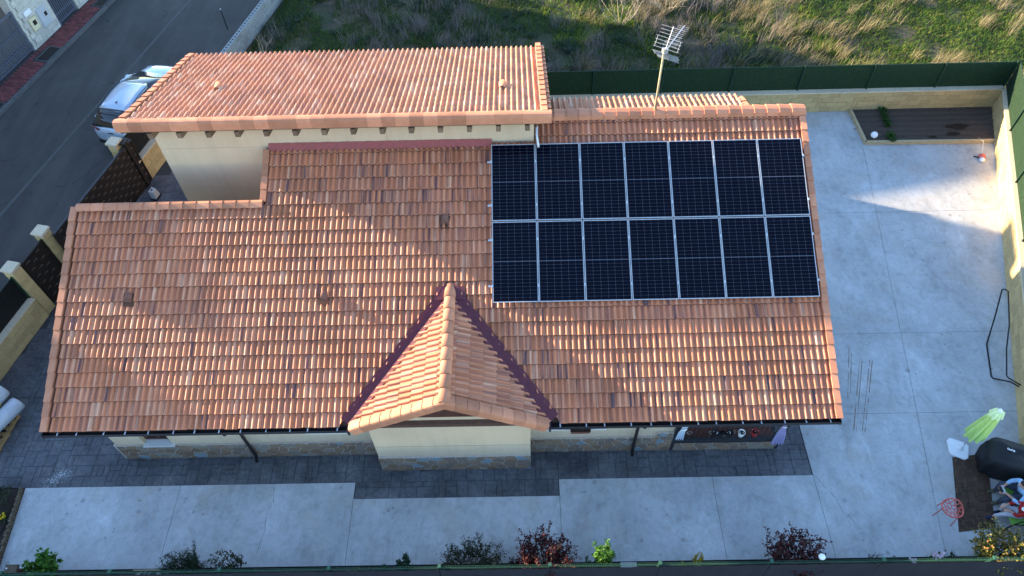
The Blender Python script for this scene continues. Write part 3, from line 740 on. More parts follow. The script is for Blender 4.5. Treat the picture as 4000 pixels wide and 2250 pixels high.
# --- terrace: posts, railing, cloths, floor
q = MB(); q.box(15.57, .67, -.01, 18.5, 5.0, .02); q.build('terrace_floor', M['terra'], house)
for x in (15.62, 18.46):
    q = MB(); q.box(x-.05, .50, 0 if x > 16 else .0, x+.05, .60, 2.66); q.build('post', M['darkmetal'], house)
rail = MB(); rail.box(15.66, .50, 1.32, 18.42, .58, 1.37); rail = rail.build('railing', M['darkmetal'], house)
q = MB(); q.box(15.66, .51, .52, 18.42, .57, .56); q.build('bottom_rail', M['darkmetal'], rail)
for k in range(21):
    x = 15.75+k*.132; q = MB(); q.box(x-.008, .532, .56, x+.008, .548, 1.32); q.build('baluster', M['darkmetal'], rail)
for k in range(5):
    q = MB(); c = Vector((15.98+k*.58, .54, .95)); q.tube([c+Vector((.07*math.cos(a)*(1+.2*math.sin(3*a)), 0, .07*math.sin(a))) for a in [i*math.pi/6 for i in range(13)]], .008, 5); q.build('scroll', M['lightmetal'], rail)
q = MB(); q.box(16.2, 4.93, 0, 17.1, 4.985, 2.1); q.build('door', M['woodframe'], house)
# ================================================================== ANNEX (taller block behind)
GS = R_(16.25); gc, gs = math.cos(GS), math.sin(GS); GYF, GZF, GYB = 6.30, 6.80, 11.42; GX0, GX1 = 1.52, 12.44
annex = thing('annex', (7, 9, 0), 'taller cream annex whose clay-tiled roof slopes away to the back', 'house')
def GP(x, v, w_=0): return Vector((x, GYF+v*gc+w_*gs, GZF-v*gs+w_*gc))     # v down the slope from the front edge
G3 = frame3((-1, 0, 0), (0, -gc, gs), (0, gs, gc))
q = MB(); q.box(2.16, 6.672, 0, 12.02, 13.0, 5.2); q.add([(2.16, 6.672, 5.2), (12.02, 6.672, 5.2), (12.02, 6.672, 6.50), (2.16, 6.672, 6.50), (2.16, 11.2, 5.2), (12.02, 11.2, 5.2)], [(0, 1, 2, 3), (3, 2, 5, 4), (0, 3, 4), (1, 5, 2)])
q.v = [(x, min(y, 11.2), z) for x, y, z in q.v]
aw = q.build('wall', M['groove'], annex)
gz = [0, 4.28, 5.72, 6.52]
xsplit = {2: [2.15, 8.20, 12.03], 1: [2.15, 12.03], 0: [2.15, 12.03]}
for i in range(3):
    xx = xsplit[i]
    for a, b_ in zip(xx[:-1], xx[1:]):
        q = MB(); q.box(a+(.004 if a > 3 else 0), 6.66, gz[i]+.004, b_-(.004 if b_ < 12 else 0), 6.69, gz[i+1]-.004); q.build('render_band', M['render'], aw)
q = MB(); q.box(2.148, 6.69, 0, 2.158, 11.2, 5.2); q.build('render_band', M['render'], aw)
gr_ = MB(); gr_.prism([(GX0+.06, GYF+.02), (GX1-.06, GYF+.02), (GX1-.06, GYB), (GX0+.06, GYB)], lambda x, y: GZF-(y-GYF)*math.tan(GS)-.17, lambda x, y: GZF-(y-GYF)*math.tan(GS)-.06)
gr_ = gr_.build('roof', M['soffit'], annex)
glen = (GYB-GYF)/gc; nrow = int(glen/CO); ncol = 35; gx = (GX0+GX1)/2+ncol*TW/2
gt = []
for r in range(nrow+1):
    for c in range(ncol):
        v0 = glen-r*CO+.04
        gt.append((r, GP(gx-c*TW, v0, -.045+random.uniform(-.002, .002)), v0))
tqa = tile_mesh(h=.066); tgm = tqa.data('roof_tile', M['tile_g'], True)
full = [t for t in gt if t[2]-TL > .02]; full.sort(key=lambda t: t[2])
for t in full[:300]: inst('roof_tile', tgm, gr_, t[1], G3)
joined('roof_tile_rest', tqa.v, tqa.f, [(G3, t[1]) for t in full[300:]], [random.random() for _ in full[300:]], M['tile_g'], gr_, True, mi=tq.mi)
sh = [t for t in gt if .08 < t[2] <= TL+.02]
if sh:
    L = sh[0][2]-.01
    if L > .05: ts = tile_mesh(L, h=.066); joined('roof_tile_cut', ts.v, ts.f, [(G3, t[1]) for t in sh], [random.random() for _ in sh], M['tile_g'], gr_, True, mi=tq.mi)
# front bull-nose tiles
q = MB(); pr = [(.20, .075), (.09, .12), (.01, .125), (-.03, .115), (-.055, .075), (-.065, .02), (-.065, -.15)]; n = len(pr)
for Lx, s_ in ((0, 1.0), (.365, .975), (.366, .93)): q.v += [(Lx, a*s_, b_*s_-(0 if Lx < .3 else .004)) for a, b_ in pr]
q.f = [(i+1, i, n+i, n+i+1) for i in range(n-1)]+[(n+i+1, n+i, 2*n+i, 2*n+i+1) for i in range(n-1)]
fm = q.data('edge_tile', M['cap'])
for k in range(31): inst('edge_tile', fm, gr_, (GX0+.02+k*.3517, GYF, GZF+.01), Euler((R_(-4), 0, 0)).to_matrix())
# side verges
for k in range(15):
    F3 = frame3((1, 0, 0), (0, gc, -gs), (0, gs, gc))
    v0 = glen-(k+1)*CO+.02
    o = inst('verge_tile', vgm, gr_, GP(GX0, v0+.0, -.02), F3)
    o = inst('verge_tile', vrm, gr_, GP(GX1, v0, -.02), F3)
    o = inst('verge_tile', vrm, gr_, GP(GX1-.10, v0+.1, .03), F3)
# rafter tails + eave board
for k in range(14):
    x = 2.30+k*.735; q = MB(); a = GP(x, -.02+.04, -.30); q.obox((x-.06, GYF-.01, GZF-.42), (.12, 0, 0), (0, .44*gc, -.44*gs+.02), (0, 0, .17)); q.build('rafter_tail', M['rafter'], annex)
q = MB(); q.obox((GX0+.08, GYF-.02, GZF-.20), (GX1-GX0-.16, 0, 0), (0, .36, -.10), (0, 0, .03)); q.build('soffit', M['rafter'], annex)
vme2 = vme.copy(); vme2.materials[0] = M['cap']
for x in (3.34, 11.22):
    y = 8.68 if x < 5 else 8.35; v = (y-GYF)/gc
    inst('vent_tile', vme2, gr_, GP(x, v+.1, .0), G3)
q = MB(); q.tube([(12.10, 6.72, 6.15), (12.10, 6.70, 5.9), (12.14, 6.35, 5.78)], .035, 8); q.build('vent_pipe', M['bracket'], annex, True)
# unseen lean-to, added behind the annex to shade the yard
lt = MB(); lt.prism([(3.0, 11.2), (11.95, 11.2), (11.95, 13.85), (3.0, 13.85)], 0, lambda x, y: 4.25-(y-11.2)*.27); lt.build('shade_lean_to', M['render'], annex)
q = MB(); q.prism([(2.9, 11.21), (12.0, 11.21), (12.0, 13.9), (2.9, 13.9)], lambda x, y: 4.26-(y-11.2)*.27, lambda x, y: 4.34-(y-11.2)*.27); q.build('shade_lean_to_roof', M['cap'], annex)

# house rear slope behind the ridge
BS = R_(17); bc, bs = math.cos(BS), math.sin(BS); rz0 = 2.8+TT*YR+.05; ry0 = YR+.10
rs = MB(); rs.prism([(12.3, ry0), (17.66, ry0), (17.66, ry0+.9), (12.3, ry0+.9)], lambda x, y: rz0-(y-ry0)*math.tan(BS)-.2, lambda x, y: rz0-(y-ry0)*math.tan(BS)-.06)
rs = rs.build('rear_roof', M['deck'], house)
B3 = frame3((-1, 0, 0), (0, -bc, bs), (0, bs, bc)); blen = .9/bc
xfr = []
for c in range(17):
    for r in range(2):
        v0 = blen-r*CO+.05; p = Vector((12.52+(c+1)*TW, ry0+v0*bc, rz0-v0*bs-.045)); xfr.append(p)
tym = tile_mesh(.30); tym2 = tqa.data('roof_tile', M['tile_g'], True)
for p in xfr: inst('roof_tile', tym2, rs, p, B3)
q = tile_mesh(.2, h=.066); qm = q.data('roof_tile', M['tile_g'], True)
for c in range(17): v0 = blen-2*CO+.05; inst('roof_tile', qm, rs, Vector((12.52+(c+1)*TW, ry0+v0*bc, rz0-v0*bs-.045)), B3)
for k in range(2): inst('verge_tile', vrm, rs, Vector((17.78, ry0+(.15+k*.33)*bc, rz0-(.15+k*.33)*bs-.06)), frame3((1, 0, 0), (0, bc, -bs), (0, bs, bc)))
q = MB(); q.obox((17.60, ry0+.1, rz0-.13), (.03, 0, 0), (0, .75, -.75*math.tan(BS)), (0, 0, .10)); q.build('verge_board', M['cream'], rs)

# ================================================================== SOLAR PANELS
PWD, PHT, GAPX, GAPY = 1.134, 2.094, .02, .035
fr = MB(); fwid = .014
for b_ in ((0, 0, PWD, fwid), (0, PHT-fwid, PWD, PHT), (0, fwid, fwid, PHT-fwid), (PWD-fwid, fwid, PWD, PHT-fwid)): fr.box(b_[0], b_[1], -.035, b_[2], b_[3], 0)
frm = fr.data('frame', M['alu'])
bs_ = MB(); bs_.box(fwid, fwid, -.012, PWD-fwid, PHT-fwid, -.006); bsm = bs_.data('backsheet', M['backsheet'])
def half(y0, y1):
    q = MB(); nx, ny = 6, 11; x0, x1 = fwid+.008, PWD-fwid-.008; dx, dy = (x1-x0)/nx, (y1-y0)/ny; g_ = .0021; ch_ = .008
    for i in range(nx):
        for j in range(ny):
            a, b_, c, d = x0+i*dx+g_, x0+(i+1)*dx-g_, y0+j*dy+g_, y0+(j+1)*dy-g_
            q.add([(a+ch_, c, -.004), (b_-ch_, c, -.004), (b_, c+ch_, -.004), (b_, d-ch_, -.004), (b_-ch_, d, -.004), (a+ch_, d, -.004), (a, d-ch_, -.004), (a, c+ch_, -.004)], [tuple(range(8))])
    return q.data('cell_field', M['cell'])
h0, h1 = half(fwid+.010, PHT/2-.007), half(PHT/2+.007, PHT-fwid-.010)
cl = MB(); cl.box(-.016, -.03, -.004, .016, .03, .006); cl.box(-.007, -.03, -.03, .007, .03, -.004); clm = cl.data('clamp', M['alu'])
ords = ['leftmost', 'second from left', 'third from left', 'middle', 'third from right', 'second from right', 'rightmost']
for row in range(2):
    for c in range(7):
        x = 10.91+c*(PWD+GAPX); v = 2.917+row*(PHT+GAPY)-.0075; p = RP(x, v, .12)
        lab = f"{ords[c]} dark solar panel in the {'upper' if row else 'lower'} row on the tiled roof"
        t = thing('solar_panel', p, lab, 'solar panel', 'solar panels on the house roof')
        t.rotation_euler = ROOF3.to_euler(); W[t.name] = Vector((0, 0, 0))
        inst('frame', frm, t, (0, 0, 0)); o = inst('backsheet', bsm, t, (0, 0, 0))
        for me in (h0, h1): tag(inst('cell_field', me, t, (0, 0, 0)), kind='stuff')
        for vv in (.42, 1.62):
            inst('clamp', clm, t, (PWD+GAPX/2, vv, 0))
            if c == 0: inst('clamp', clm, t, (-.012, vv, 0))
for row in range(2):
    for k, vv in enumerate((.42, 1.62)):
        a = RP(10.80, 2.917+row*(PHT+GAPY)+vv-.02, .045); b_ = Vector((8.22, 0, 0)); q = MB(); q.obox(a, b_, Vector((0, cs, sn))*.04, Vector((0, -sn, cs))*.035)
        o = q.build('mounting_rail', M['alu'])
        tag(o, f"aluminium rail under the {'upper' if row else 'lower'} panel row, the {'higher' if k else 'lower'} of its two", 'rail', 'rails carrying the solar panels')

# ================================================================== ANTENNA
an = thing('tv_antenna', (15.24, 7.33, 6.0), 'leaning aluminium TV aerial on a mast at the roof ridge', 'antenna')
base = Vector((15.24, 7.33, 5.95)); top = Vector((15.22, 7.33, 7.95))
q = MB(); q.tube([base, (base+top)/2, top], [.026, .026, .026], 8); q.build('mast', M['trimbeige'], an, True)
q = MB(); q.tube([(15.27, 7.28, 6.0), (15.25, 7.29, 6.5), (15.27, 7.30, 6.9)], .008, 5); q.build('cable', M['black'], an)
bd = Vector((.62, 1.0, .06)).normalized(); bo = top+Vector((.02, 0, -.08)); el = Vector((bd.y, -bd.x, 0)).normalized(); upv = el.cross(bd)
q = MB(); q.obox(bo-bd*.1-el*.012-upv*.012, bd*1.30, el*.024, upv*.024); q.build('boom', M['greyalu'], an)
for k in range(12):
    c = bo+bd*(.30+k*.078); hl = .15 if k > 2 else .18
    q = MB(); q.tube([c-el*hl, c+el*hl], .0036, 5); q.build('director', M['greyalu'], an)
for s_ in (1, -1):
    ang = R_(38)*s_; rd = (upv*math.cos(ang)*1 + bd*math.sin(abs(ang))*1).normalized() if s_ > 0 else (-upv*math.cos(ang)+bd*math.sin(abs(ang))).normalized()
    for k in range(7):
        c = bo+rd*(.08+k*.085); hl = .34 if k < 4 else .29
        q = MB(); q.tube([c-el*hl, c+el*hl], .0042, 5); q.build('reflector_bar', M['greyalu'], an)
    q = MB(); q.tube([bo, bo+rd*.62], .011, 6); q.build('reflector_arm', M['greyalu'], an)
    for e in (-.3, .3): q = MB(); q.tube([bo+rd*.08+el*e, bo+rd*.335+el*e], .0042, 5); q.build('reflector_arm', M['greyalu'], an)
q = MB(); q.box(bo.x-.05, bo.y+.02, bo.z-.05, bo.x+.09, bo.y+.12, bo.z+.06); q.build('dipole_box', M['greyalu'], an)

# ================================================================== BOUNDARY WALLS
bl = MB(); bl.box(.004, 0, .003, .396, .03, .197); blm = bl.data('block', M['block'])
hb = MB(); hb.box(.004, 0, .003, .196, .03, .197); hbm = hb.data('block', M['block'])
def blockwall(name, label, p0, p1, h, thick, side, cap=.05, mats=('block', 'capstone'), mm=None, kinds='wall', courses=None, both=False):
    p0, p1 = Vector((*p0, 0)), Vector((*p1, 0)); d = (p1-p0); L = d.length; d /= L; nrm = Vector((d.y, -d.x, 0))*side    # towards the visible face
    t = thing(name, (p0+p1)/2, label, kinds)
    core = MB(); core.obox(p0-nrm*thick, d*L, nrm*(thick-.0), (0, 0, h-cap-.004)); core.build('wall_core', M['mortar'] if mats[0] != 'blockgrey' else M['blockgrey'], t)
    nc = courses or int((h-cap)/.2+.01); F3 = frame3(d, nrm, (0, 0, 1))
    if F3.determinant() < 0: F3 = frame3(-d, nrm, (0, 0, 1)); org, dr = p1, -d
    else: org, dr = p0, d
    bm_, hm_ = mm or (blm, hbm)
    hh = (h-cap)/nc
    for j in range(nc):
        x = -(.2 if j % 2 else 0)
        while x < L-.05:
            if x < 0: o = inst('block', hm_, t, org+dr*0+Vector((0, 0, j*hh)), F3)
            elif x+.4 > L+.02: o = inst('block', hm_, t, org+dr*min(x, L-.2)+Vector((0, 0, j*hh)), F3)
            else: o = inst('block', bm_, t, org+dr*x+Vector((0, 0, j*hh)), F3)
            o.scale = (1, random.uniform(.8, 1.1), hh/.2); x += .4
    if cap:
        k = 0
        while k*1.0 < L-.01:
            q = MB(); l_ = min(1.0, L-k*1.0)-.006; q.obox(p0+d*k-nrm*(thick+.03)+Vector((0, 0, h-cap)), d*l_, nrm*(thick+.10), (0, 0, cap)); q.build('coping', M[mats[1]], t); k += 1
    return t
BW0, BW1 = (12.0, 14.62), (30.19, 14.62)
blockwall('boundary_wall', 'low sand-coloured block wall under the green screen along the back', BW0, BW1, .94, .22, 1, cap=.05)
RW0, RW1 = (24.10, -2.43), (30.14, 14.60)
blockwall('boundary_wall', 'low sand-coloured block wall running down the right side of the yard', RW0, RW1, .94, .22, -1, cap=.05)
pt = lambda s, t: st2(s, t)
PIN = to_st(-3.40, 5.50)[1]                         # inner face offset
sA, sB, sC = to_st(-3.52, 5.70)[0], to_st(-3.13, 7.14)[0], to_st(-2.34, 11.25)[0]
blockwall('boundary_wall', 'sand block wall with green screen to the left of the front gate pillar', pt(sA-9, PIN), pt(sA-.2, PIN), .92, .22, 1)
blockwall('boundary_wall', 'sand block wall between the gate motor pillar and the annex', pt(sC+.2, PIN+.06), pt(sC+4.4, PIN+.06), 1.0, .22, 1)
pb = MB(); pb.box(-.17, -.17, .002, .17, .17, .198); pbm = pb.data('block', M['block'])
pcm = MB(); pcm.box(-.20, -.20, 0, .20, .20, .07); pcd = pcm.data('cap_stone', M['capstone'])
for sx, nm in ((sA, 'cream block gate pillar nearest the house corner, left of the small door'), (sB, 'cream block gate pillar between the small door and the sliding gate'), (sC, 'cream block gate pillar beside the parked car')):
    c = st(sx, PIN-.17); t = thing('gate_pillar', c, nm, 'pillar', 'pillars of the street gate')
    q = MB(); q.obox(c-KN*.16-KD*.16, KN*.32, KD*.32, (0, 0, 2.09)); q.build('pillar_core', M['mortar'], t)
    for k in range(10):
        o = inst('block', pbm, t, c+Vector((0, 0, .2*k)), K3); o.scale = (1+random.uniform(-.01, .01), 1, 1.04)
    inst('cap_stone', pcd, t, c+Vector((0, 0, 2.085)), K3)
# gates: woven slat look
def slatgate(name, label, s0, s1, t, h, cat='gate', rail=True):
    o = thing(name, st((s0+s1)/2, t), label, cat); L = s1-s0
    q = MB(); q.obox(st(s0, t, .06), KD*L, KN*.012, (0, 0, h-.08)); q.build('backing_sheet', M['brownmetal'], o)
    q = MB(); q.obox(st(s0, t-.02, h-.06), KD*L, KN*.06, (0, 0, .06)); q.build('top_rail', M['brownmetal'] if not rail else M['darkmetal'], o)
    q = MB(); q.obox(st(s0, t-.01, .03), KD*L, KN*.05, (0, 0, .06)); q.build('bottom_rail', M['brownmetal'], o)
    for e in (s0, s1-.05): q = MB(); q.obox(st(e, t-.01, .09), KD*.05, KN*.05, (0, 0, h-.16)); q.build('stile', M['brownmetal'], o)
    ny = int((h-.2)/.155)
    for j in range(ny):
        x = .06-(.24 if j % 2 else 0)
        while x < L-.1:
            a = max(x, .06); l_ = min(x+.47, L-.06)-a; z_ = .10+j*.155
            if l_ > .06:
                q = MB(); q.obox(st(s0+a, t+.013, z_), KD*l_, KN*(.010+random.uniform(0, .004)), (0, 0, .143)); q.build('slat', M['brownmetal'], o)
                if l_ > .3:
                    q = MB(); q.add([st(s0+a+.10, t+.027, z_+.148), st(s0+a+.30, t+.027, z_+.139), st(s0+a+.30, t+.027, z_+.159)], [(0, 1, 2)]); q.build('slot', M['lightmetal'], o)
            x += .48
    return o
slatgate('sliding_gate', 'wide dark brown slatted sliding gate in front of the parked car', sB+.05, sC+.42, PIN+.10, 1.92)
slatgate('side_door', 'narrow dark brown slatted door between the two cream pillars', sA+.19, sB-.19, PIN-.12, 1.95, 'door', False)
# gate post with guide + motor
q = MB(); q.obox(st(sC+.05, PIN+.02, 0), KD*.14, KN*.16, (0, 0, 2.02)); q.obox(st(sC-.02, PIN-.0, 2.02), KD*.34, KN*.2, (0, 0, .05))
tag(q.build('gate_guide_post', M['brownmetal']), 'brown steel guide post with flat top beside the gate pillar', 'post')
mt = thing('gate_motor', (-1.55, 10.6, 0), 'small grey gate motor box on the ground behind the sliding gate', 'motor')
c0 = Vector((-1.62, 10.50, 0)); q = MB(); q.obox(c0, KD*.34, KN*.24, (0, 0, .05)); q.build('base_plate', M['black'], mt)
q = MB(); a = [c0+KD*.02+KN*.02+Vector((0, 0, .05)), KD*.30, KN*.20]
q.add([a[0], a[0]+a[1], a[0]+a[1]+a[2], a[0]+a[2], a[0]+Vector((0, 0, .34))+KD*.02, a[0]+a[1]-KD*.02+Vector((0, 0, .34)), a[0]+a[1]+a[2]-KD*.05-KN*.03+Vector((0, 0, .30)), a[0]+a[2]+KD*.05-KN*.03+Vector((0, 0, .30))], [(3, 2, 1, 0), (4, 5, 6, 7), (0, 1, 5, 4), (1, 2, 6, 5), (2, 3, 7, 6), (3, 0, 4, 7)])
q.build('housing', M['plasticgrey'], mt, bevel=.015)
q = MB(); q.obox(a[0]+KD*.1+KN*.06+Vector((0, 0, .334)), KD*.08, KN*.04, (0, 0, .012)); q.build('lid', M['black'], mt)

# ================================================================== GREEN SCREENS ON THE WALLS
def screenmesh(L, h, nb):
    q = MB(); r = np.random.default_rng(3)
    for k in range(nb):
        x, z = r.uniform(0, L), r.uniform(0, h); s_ = -1 if k % 5 else 1; y0 = -.02*s_*-1
        dx, dz, dy = r.uniform(-.03, .03), r.uniform(.03, .085), r.uniform(.008, .035)
        yb_ = -.016 if s_ < 0 else .016
        q.add([(x-.005, yb_, z), (x+.005, yb_, z), (x+dx, yb_+s_*dy, min(z+dz, h+.02))], [(0, 1, 2)], r.random())
    return q
def screen(name, label, p0, p1, z0, z1, side, npan, group='green screens round the plot', lean=0.0, leaf='hedge', back='hedgeback'):
    p0, p1 = Vector((*p0, 0)), Vector((*p1, 0)); d = p1-p0; L = d.length; d /= L; nr = Vector((d.y, -d.x, 0))*side
    t = thing(name, (p0+p1)/2+Vector((0, 0, z0)), label, 'fence'); pl = L/npan
    F3 = frame3(d, -nr, (0, 0, 1)); org, dr = p0, d
    if F3.determinant() < 0: F3 = frame3(-d, -nr, (0, 0, 1)); org, dr = p1, -d
    sm = screenmesh(pl, z1-z0, int(1900*pl*(z1-z0)/2.5)).data('leaf_screen', M[leaf])
    for k in range(npan):
        o = org+dr*(pl*k)+Vector((0, 0, z0))
        tag(inst('leaf_screen', sm, t, o, F3), kind='stuff')
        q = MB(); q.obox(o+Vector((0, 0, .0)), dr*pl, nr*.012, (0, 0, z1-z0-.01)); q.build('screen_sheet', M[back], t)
    for k in range(npan+1):
        o = p0+d*(pl*k); q = MB(); q.obox(o-d*.022+nr*.030+Vector((0, 0, z0-.02)), d*.044, nr*.044, (0, 0, z1-z0+.10)); q.build('post', M['greenmetal'], t)
    q = MB(); q.obox(p0+nr*.0+Vector((0, 0, z1)), d*L, nr*.018, (0, 0, .02)); q.build('top_wire', M['greenmetal'], t)
    return t
screen('screen_fence', 'dark green leafy screen fence along the back, in front of the weedy field', (11.9, 14.78), (30.16, 14.78), .94, 1.98, 1, 7)
screen('screen_fence', 'green leafy screen fence along the right edge, partly sunlit', (30.28, 14.76), (25.7, 1.7), .94, 2.0, 1, 5)
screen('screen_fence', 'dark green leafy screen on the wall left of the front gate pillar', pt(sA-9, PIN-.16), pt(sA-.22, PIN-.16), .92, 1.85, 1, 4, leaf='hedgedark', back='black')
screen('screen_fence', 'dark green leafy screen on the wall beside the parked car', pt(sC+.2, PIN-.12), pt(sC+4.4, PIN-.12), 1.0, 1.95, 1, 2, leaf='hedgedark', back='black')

# ================================================================== FRONT MESH FENCE
ff = thing('mesh_fence', (10, -2.98, 0), 'green wire mesh fence with black privacy screen along the bottom', 'fence')
FX = [-5.6, -3.08, -.5, 2.03, 4.56, 7.08, 9.62, 12.15, 14.67, 17.2, 19.74, 22.25, 24.8]
q = MB()
for k in range(50): x = k*.0506; q.box(x, -.002, 1.38, x+.005, .002, 1.52)
for z in (1.40, 1.46, 1.505): q.box(0, .002, z, 2.5, .007, z+.005)
q.box(0, .05, 1.455, 2.5, .055, 1.46)
for k in range(50): x = k*.0506; q.box(x, .0, 1.456, x+.005, .055, 1.461)
wm = q.data('wire_panel', M['wire'])
for i in range(12):
    x = FX[i]; inst('wire_panel', wm, ff, (x+.01, -2.985, 0))
    q = MB(); nx_ = 14
    for j in range(nx_+1):
        xx = x+j*2.515/nx_; q.v += [(xx, -3.01-.006*math.sin(j*2.1), 1.42), (xx, -3.02-.012*math.sin(j*1.3+i), .7), (xx, -3.012, .02)]
    q.f = [(3*j+a, 3*j+a+1, 3*j+a+4, 3*j+a+3) for j in range(nx_) for a in (0, 1)]
    q.build('privacy_screen', M['blackmesh'], ff, True)
for x in FX:
    q = MB(); q.box(x-.03, -2.98, 0, x+.03, -2.92, 1.50); q.build('post', M['greenmetal'], ff)
    q = MB(); q.box(x-.036, -2.99, 1.50, x+.036, -2.91, 1.535); q.build('post_cap', M['wire'], ff)
# ================================================================== STREET SIDE OPPOSITE
wb = MB(); wb.box(.004, 0, .003, .496, .03, .247); wbm = wb.data('block', M['blockwhite']); wh = MB(); wh.box(.004, 0, .003, .246, .03, .247); whm = wh.data('block', M['blockwhite'])
sW0, sW1 = to_st(-9.43, 19.78)[0], to_st(-9.01, 21.63)[0]
def palewall(label, s0, s1, h, thick=.42):
    t = thing('street_wall', st((s0+s1)/2, SWT), label, 'wall', 'pale block walls across the street')
    q = MB(); q.obox(st(s0, SWT-thick, 0), KD*(s1-s0), KN*thick, (0, 0, h-.01)); q.build('wall_core', M['blockwhite'], t)
    F3 = frame3(-KD, KN, (0, 0, 1)); L = s1-s0
    for j in range(int(h/.25)):
        x = -(.25 if j % 2 else 0)
        while x < L-.05:
            if x < 0 or x+.5 > L+.01: inst('block', whm, t, st(s1-max(0, min(x, L-.25)), SWT, j*.25), F3)
            else: inst('block', wbm, t, st(s1-x, SWT, j*.25), F3)
            x += .5
    q = MB(); q.obox(st(s0-.02, SWT-thick-.03, h-.01), KD*(L+.04), KN*(thick+.06), (0, 0, .05)); q.build('coping', M['blockwhite'], t)
    return t
sw = palewall('pale stone block wall with meter boxes between the two slatted gates', sW0, sW1, 2.5)
palewall('pale stone block wall at the top edge past the narrow gate', to_st(-8.70, 23.03)[0]-.02, to_st(-8.70, 23.03)[0]+3.2, 2.5)
palewall('pale stone block wall at the far left, past the large slatted gate', to_st(-9.43, 19.78)[0]-7.6, to_st(-9.43, 19.78)[0]-4.1, 2.5)
def meter(label, s, z, w_, h, mat, name='meter_box', hole=None):
    t = thing(name, st(s+w_/2, SWT+.03, z), label, 'meter box')
    q = MB(); q.obox(st(s, SWT+.03, z), KD*w_, KN*.04, (0, 0, h)); q.build('box', M[mat], t, bevel=.008)
    if hole: a, b_, c, d = hole; q = MB(); q.obox(st(s+a, SWT+.071, z+b_), KD*c, KN*.004, (0, 0, d)); q.build('opening', M['black'], t)
    q = MB(); q.obox(st(s-.03, SWT+.03, z-.03), KD*(w_+.06), KN*.012, (0, 0, h+.06)); q.build('surround', M['trimbeige'] if mat == 'cream' else M['meter'], t)
    return t
meter('cream meter box with dark window on the pale street wall', sW0+.45, .72, .42, .52, 'cream', hole=(.14, .2, .2, .2))
meter('grey meter cabinet with square dark hole on the pale street wall', sW0+1.05, .55, .58, .80, 'meter', hole=(.32, .36, .16, .18))
meter('narrow pale plaque above the cream meter box', sW0+.42, 1.42, .42, .20, 'white', 'plaque')
q = MB(); q.obox(st(sW0+1.28, SWT+.031, 2.05), KD*.22, KN*.012, (0, 0, .24)); tag(q.build('letter_slot', M['black']), 'small dark square niche near the top of the pale street wall', 'niche')
def bargate(label, s0, s1, h, name='slatted_gate', infill=False):
    t = thing(name, st((s0+s1)/2, SWT-.05), label, 'gate', 'slatted gates across the street'); L = s1-s0; tt = SWT-.09
    for e in (s0, s1-.09): q = MB(); q.obox(st(e, tt, .10), KD*.09, KN*.07, (0, 0, h-.1)); q.build('stile', M['greygate'], t)
    for z in (.16, .50, 1.15, h-.10):
        if z == 1.15 and not infill: continue
        q = MB(); q.obox(st(s0+.09, tt, z), KD*(L-.18), KN*.06, (0, 0, .08)); q.build('rail', M['greygate'], t)
    n_ = int((L-.18)/.115)
    for k in range(n_):
        s_ = s0+.09+(k+.5)*(L-.18)/n_; q = MB(); q.obox(st(s_-.027, tt+.062, .2), KD*.054, KN*.02, (0, 0, h-.34)); q.build('slat', M['greygate'], t)
    q = MB(); q.obox(st(s0+.05, tt-.03, .12), KD*(L-.1), KN*.01, (0, 0, h-.16)); q.build('backing', M['gatepanel'] if infill else M['black'], t)
    return t
bargate('large grey slatted metal gate at the left edge across the street', sW0-4.1, sW0-.02, 1.95, infill=True)
bargate('narrow dark grey barred gate at the top edge across the street', sW1+.02, sW1+1.35, 2.3)
# paved court behind the far wall and unseen houses added to shade the street
q = MB(); q.prism([st2(-60, SWT-14), st2(-60, SWT-.62), st2(60, SWT-.62), st2(60, SWT-14)], -.07, .05); tag(q.build('opposite_court', M['gatepanel']), kind='structure')
def add_shade_house(label, s0, s1, t0, t1, eave, ridge, hip0=0, hip1=0):
    t = thing('shade_house', st((s0+s1)/2, (t0+t1)/2), label, 'house', 'added houses casting shade from across the street')
    q = MB(); q.obox(st(s0, t0, 0), KD*(s1-s0), KN*(t1-t0), (0, 0, eave)); w_ = q.build('wall', M['render'], t); tm = (t0+t1)/2; o_ = .4
    q = MB(); A = [st(s0-o_, t0-o_, eave), st(s1+o_, t0-o_, eave), st(s1+o_, t1+o_, eave), st(s0-o_, t1+o_, eave), st(s0+hip0-o_, tm, ridge), st(s1-hip1+o_, tm, ridge)]
    q.add(A, [(0, 1, 5, 4), (2, 3, 4, 5), (3, 0, 4), (1, 2, 5), (3, 2, 1, 0)]); q.build('roof', M['cap'], t)
    for k in range(int((s1-s0)/2.6)):
        s_ = s0+1+k*2.6; q = MB(); q.obox(st(s_, t1, 1.2), KD*1.1, KN*.04, (0, 0, 1.3)); f = q.build('window', M['glass'], t)
        q = MB(); q.obox(st(s_-.06, t1+.0, 1.14), KD*1.22, KN*.1, (0, 0, .06)); q.build('sill', M['sill'], f)
    return t
# ================================================================== CAR
car = thing('parked_car', (-3.12, 15.38, 0), 'silver-blue hatchback parked along the street behind the sliding gate', 'car', rz=math.atan2(-KD.x, KD.y))
def loft(stations, n_mirror=True):
    q = MB(); m = None
    for y, pts in stations:
        ring = [(x, y, z) for x, z in pts]+[(-x, y, z) for x, z in reversed(pts) if x > 1e-6]
        m = len(ring); q.v += ring
    k = len(stations)
    for i in range(k-1):
        for j in range(m): q.f.append((i*m+j, i*m+(j+1) % m, (i+1)*m+(j+1) % m, (i+1)*m+j))
    q.f += [tuple(range(m))[::-1], tuple((k-1)*m+j for j in range(m))]
    return q
def sec(w_, top, bot=.22, crown=.04, sh=.10): return [(0, top+crown), (w_*.55, top+crown*.7), (w_*.86, top-.005), (w_*.97, top-sh*.6), (w_, top-sh*1.8), (w_*.985, .48), (w_*.93, bot+.06), (w_*.8, bot)]
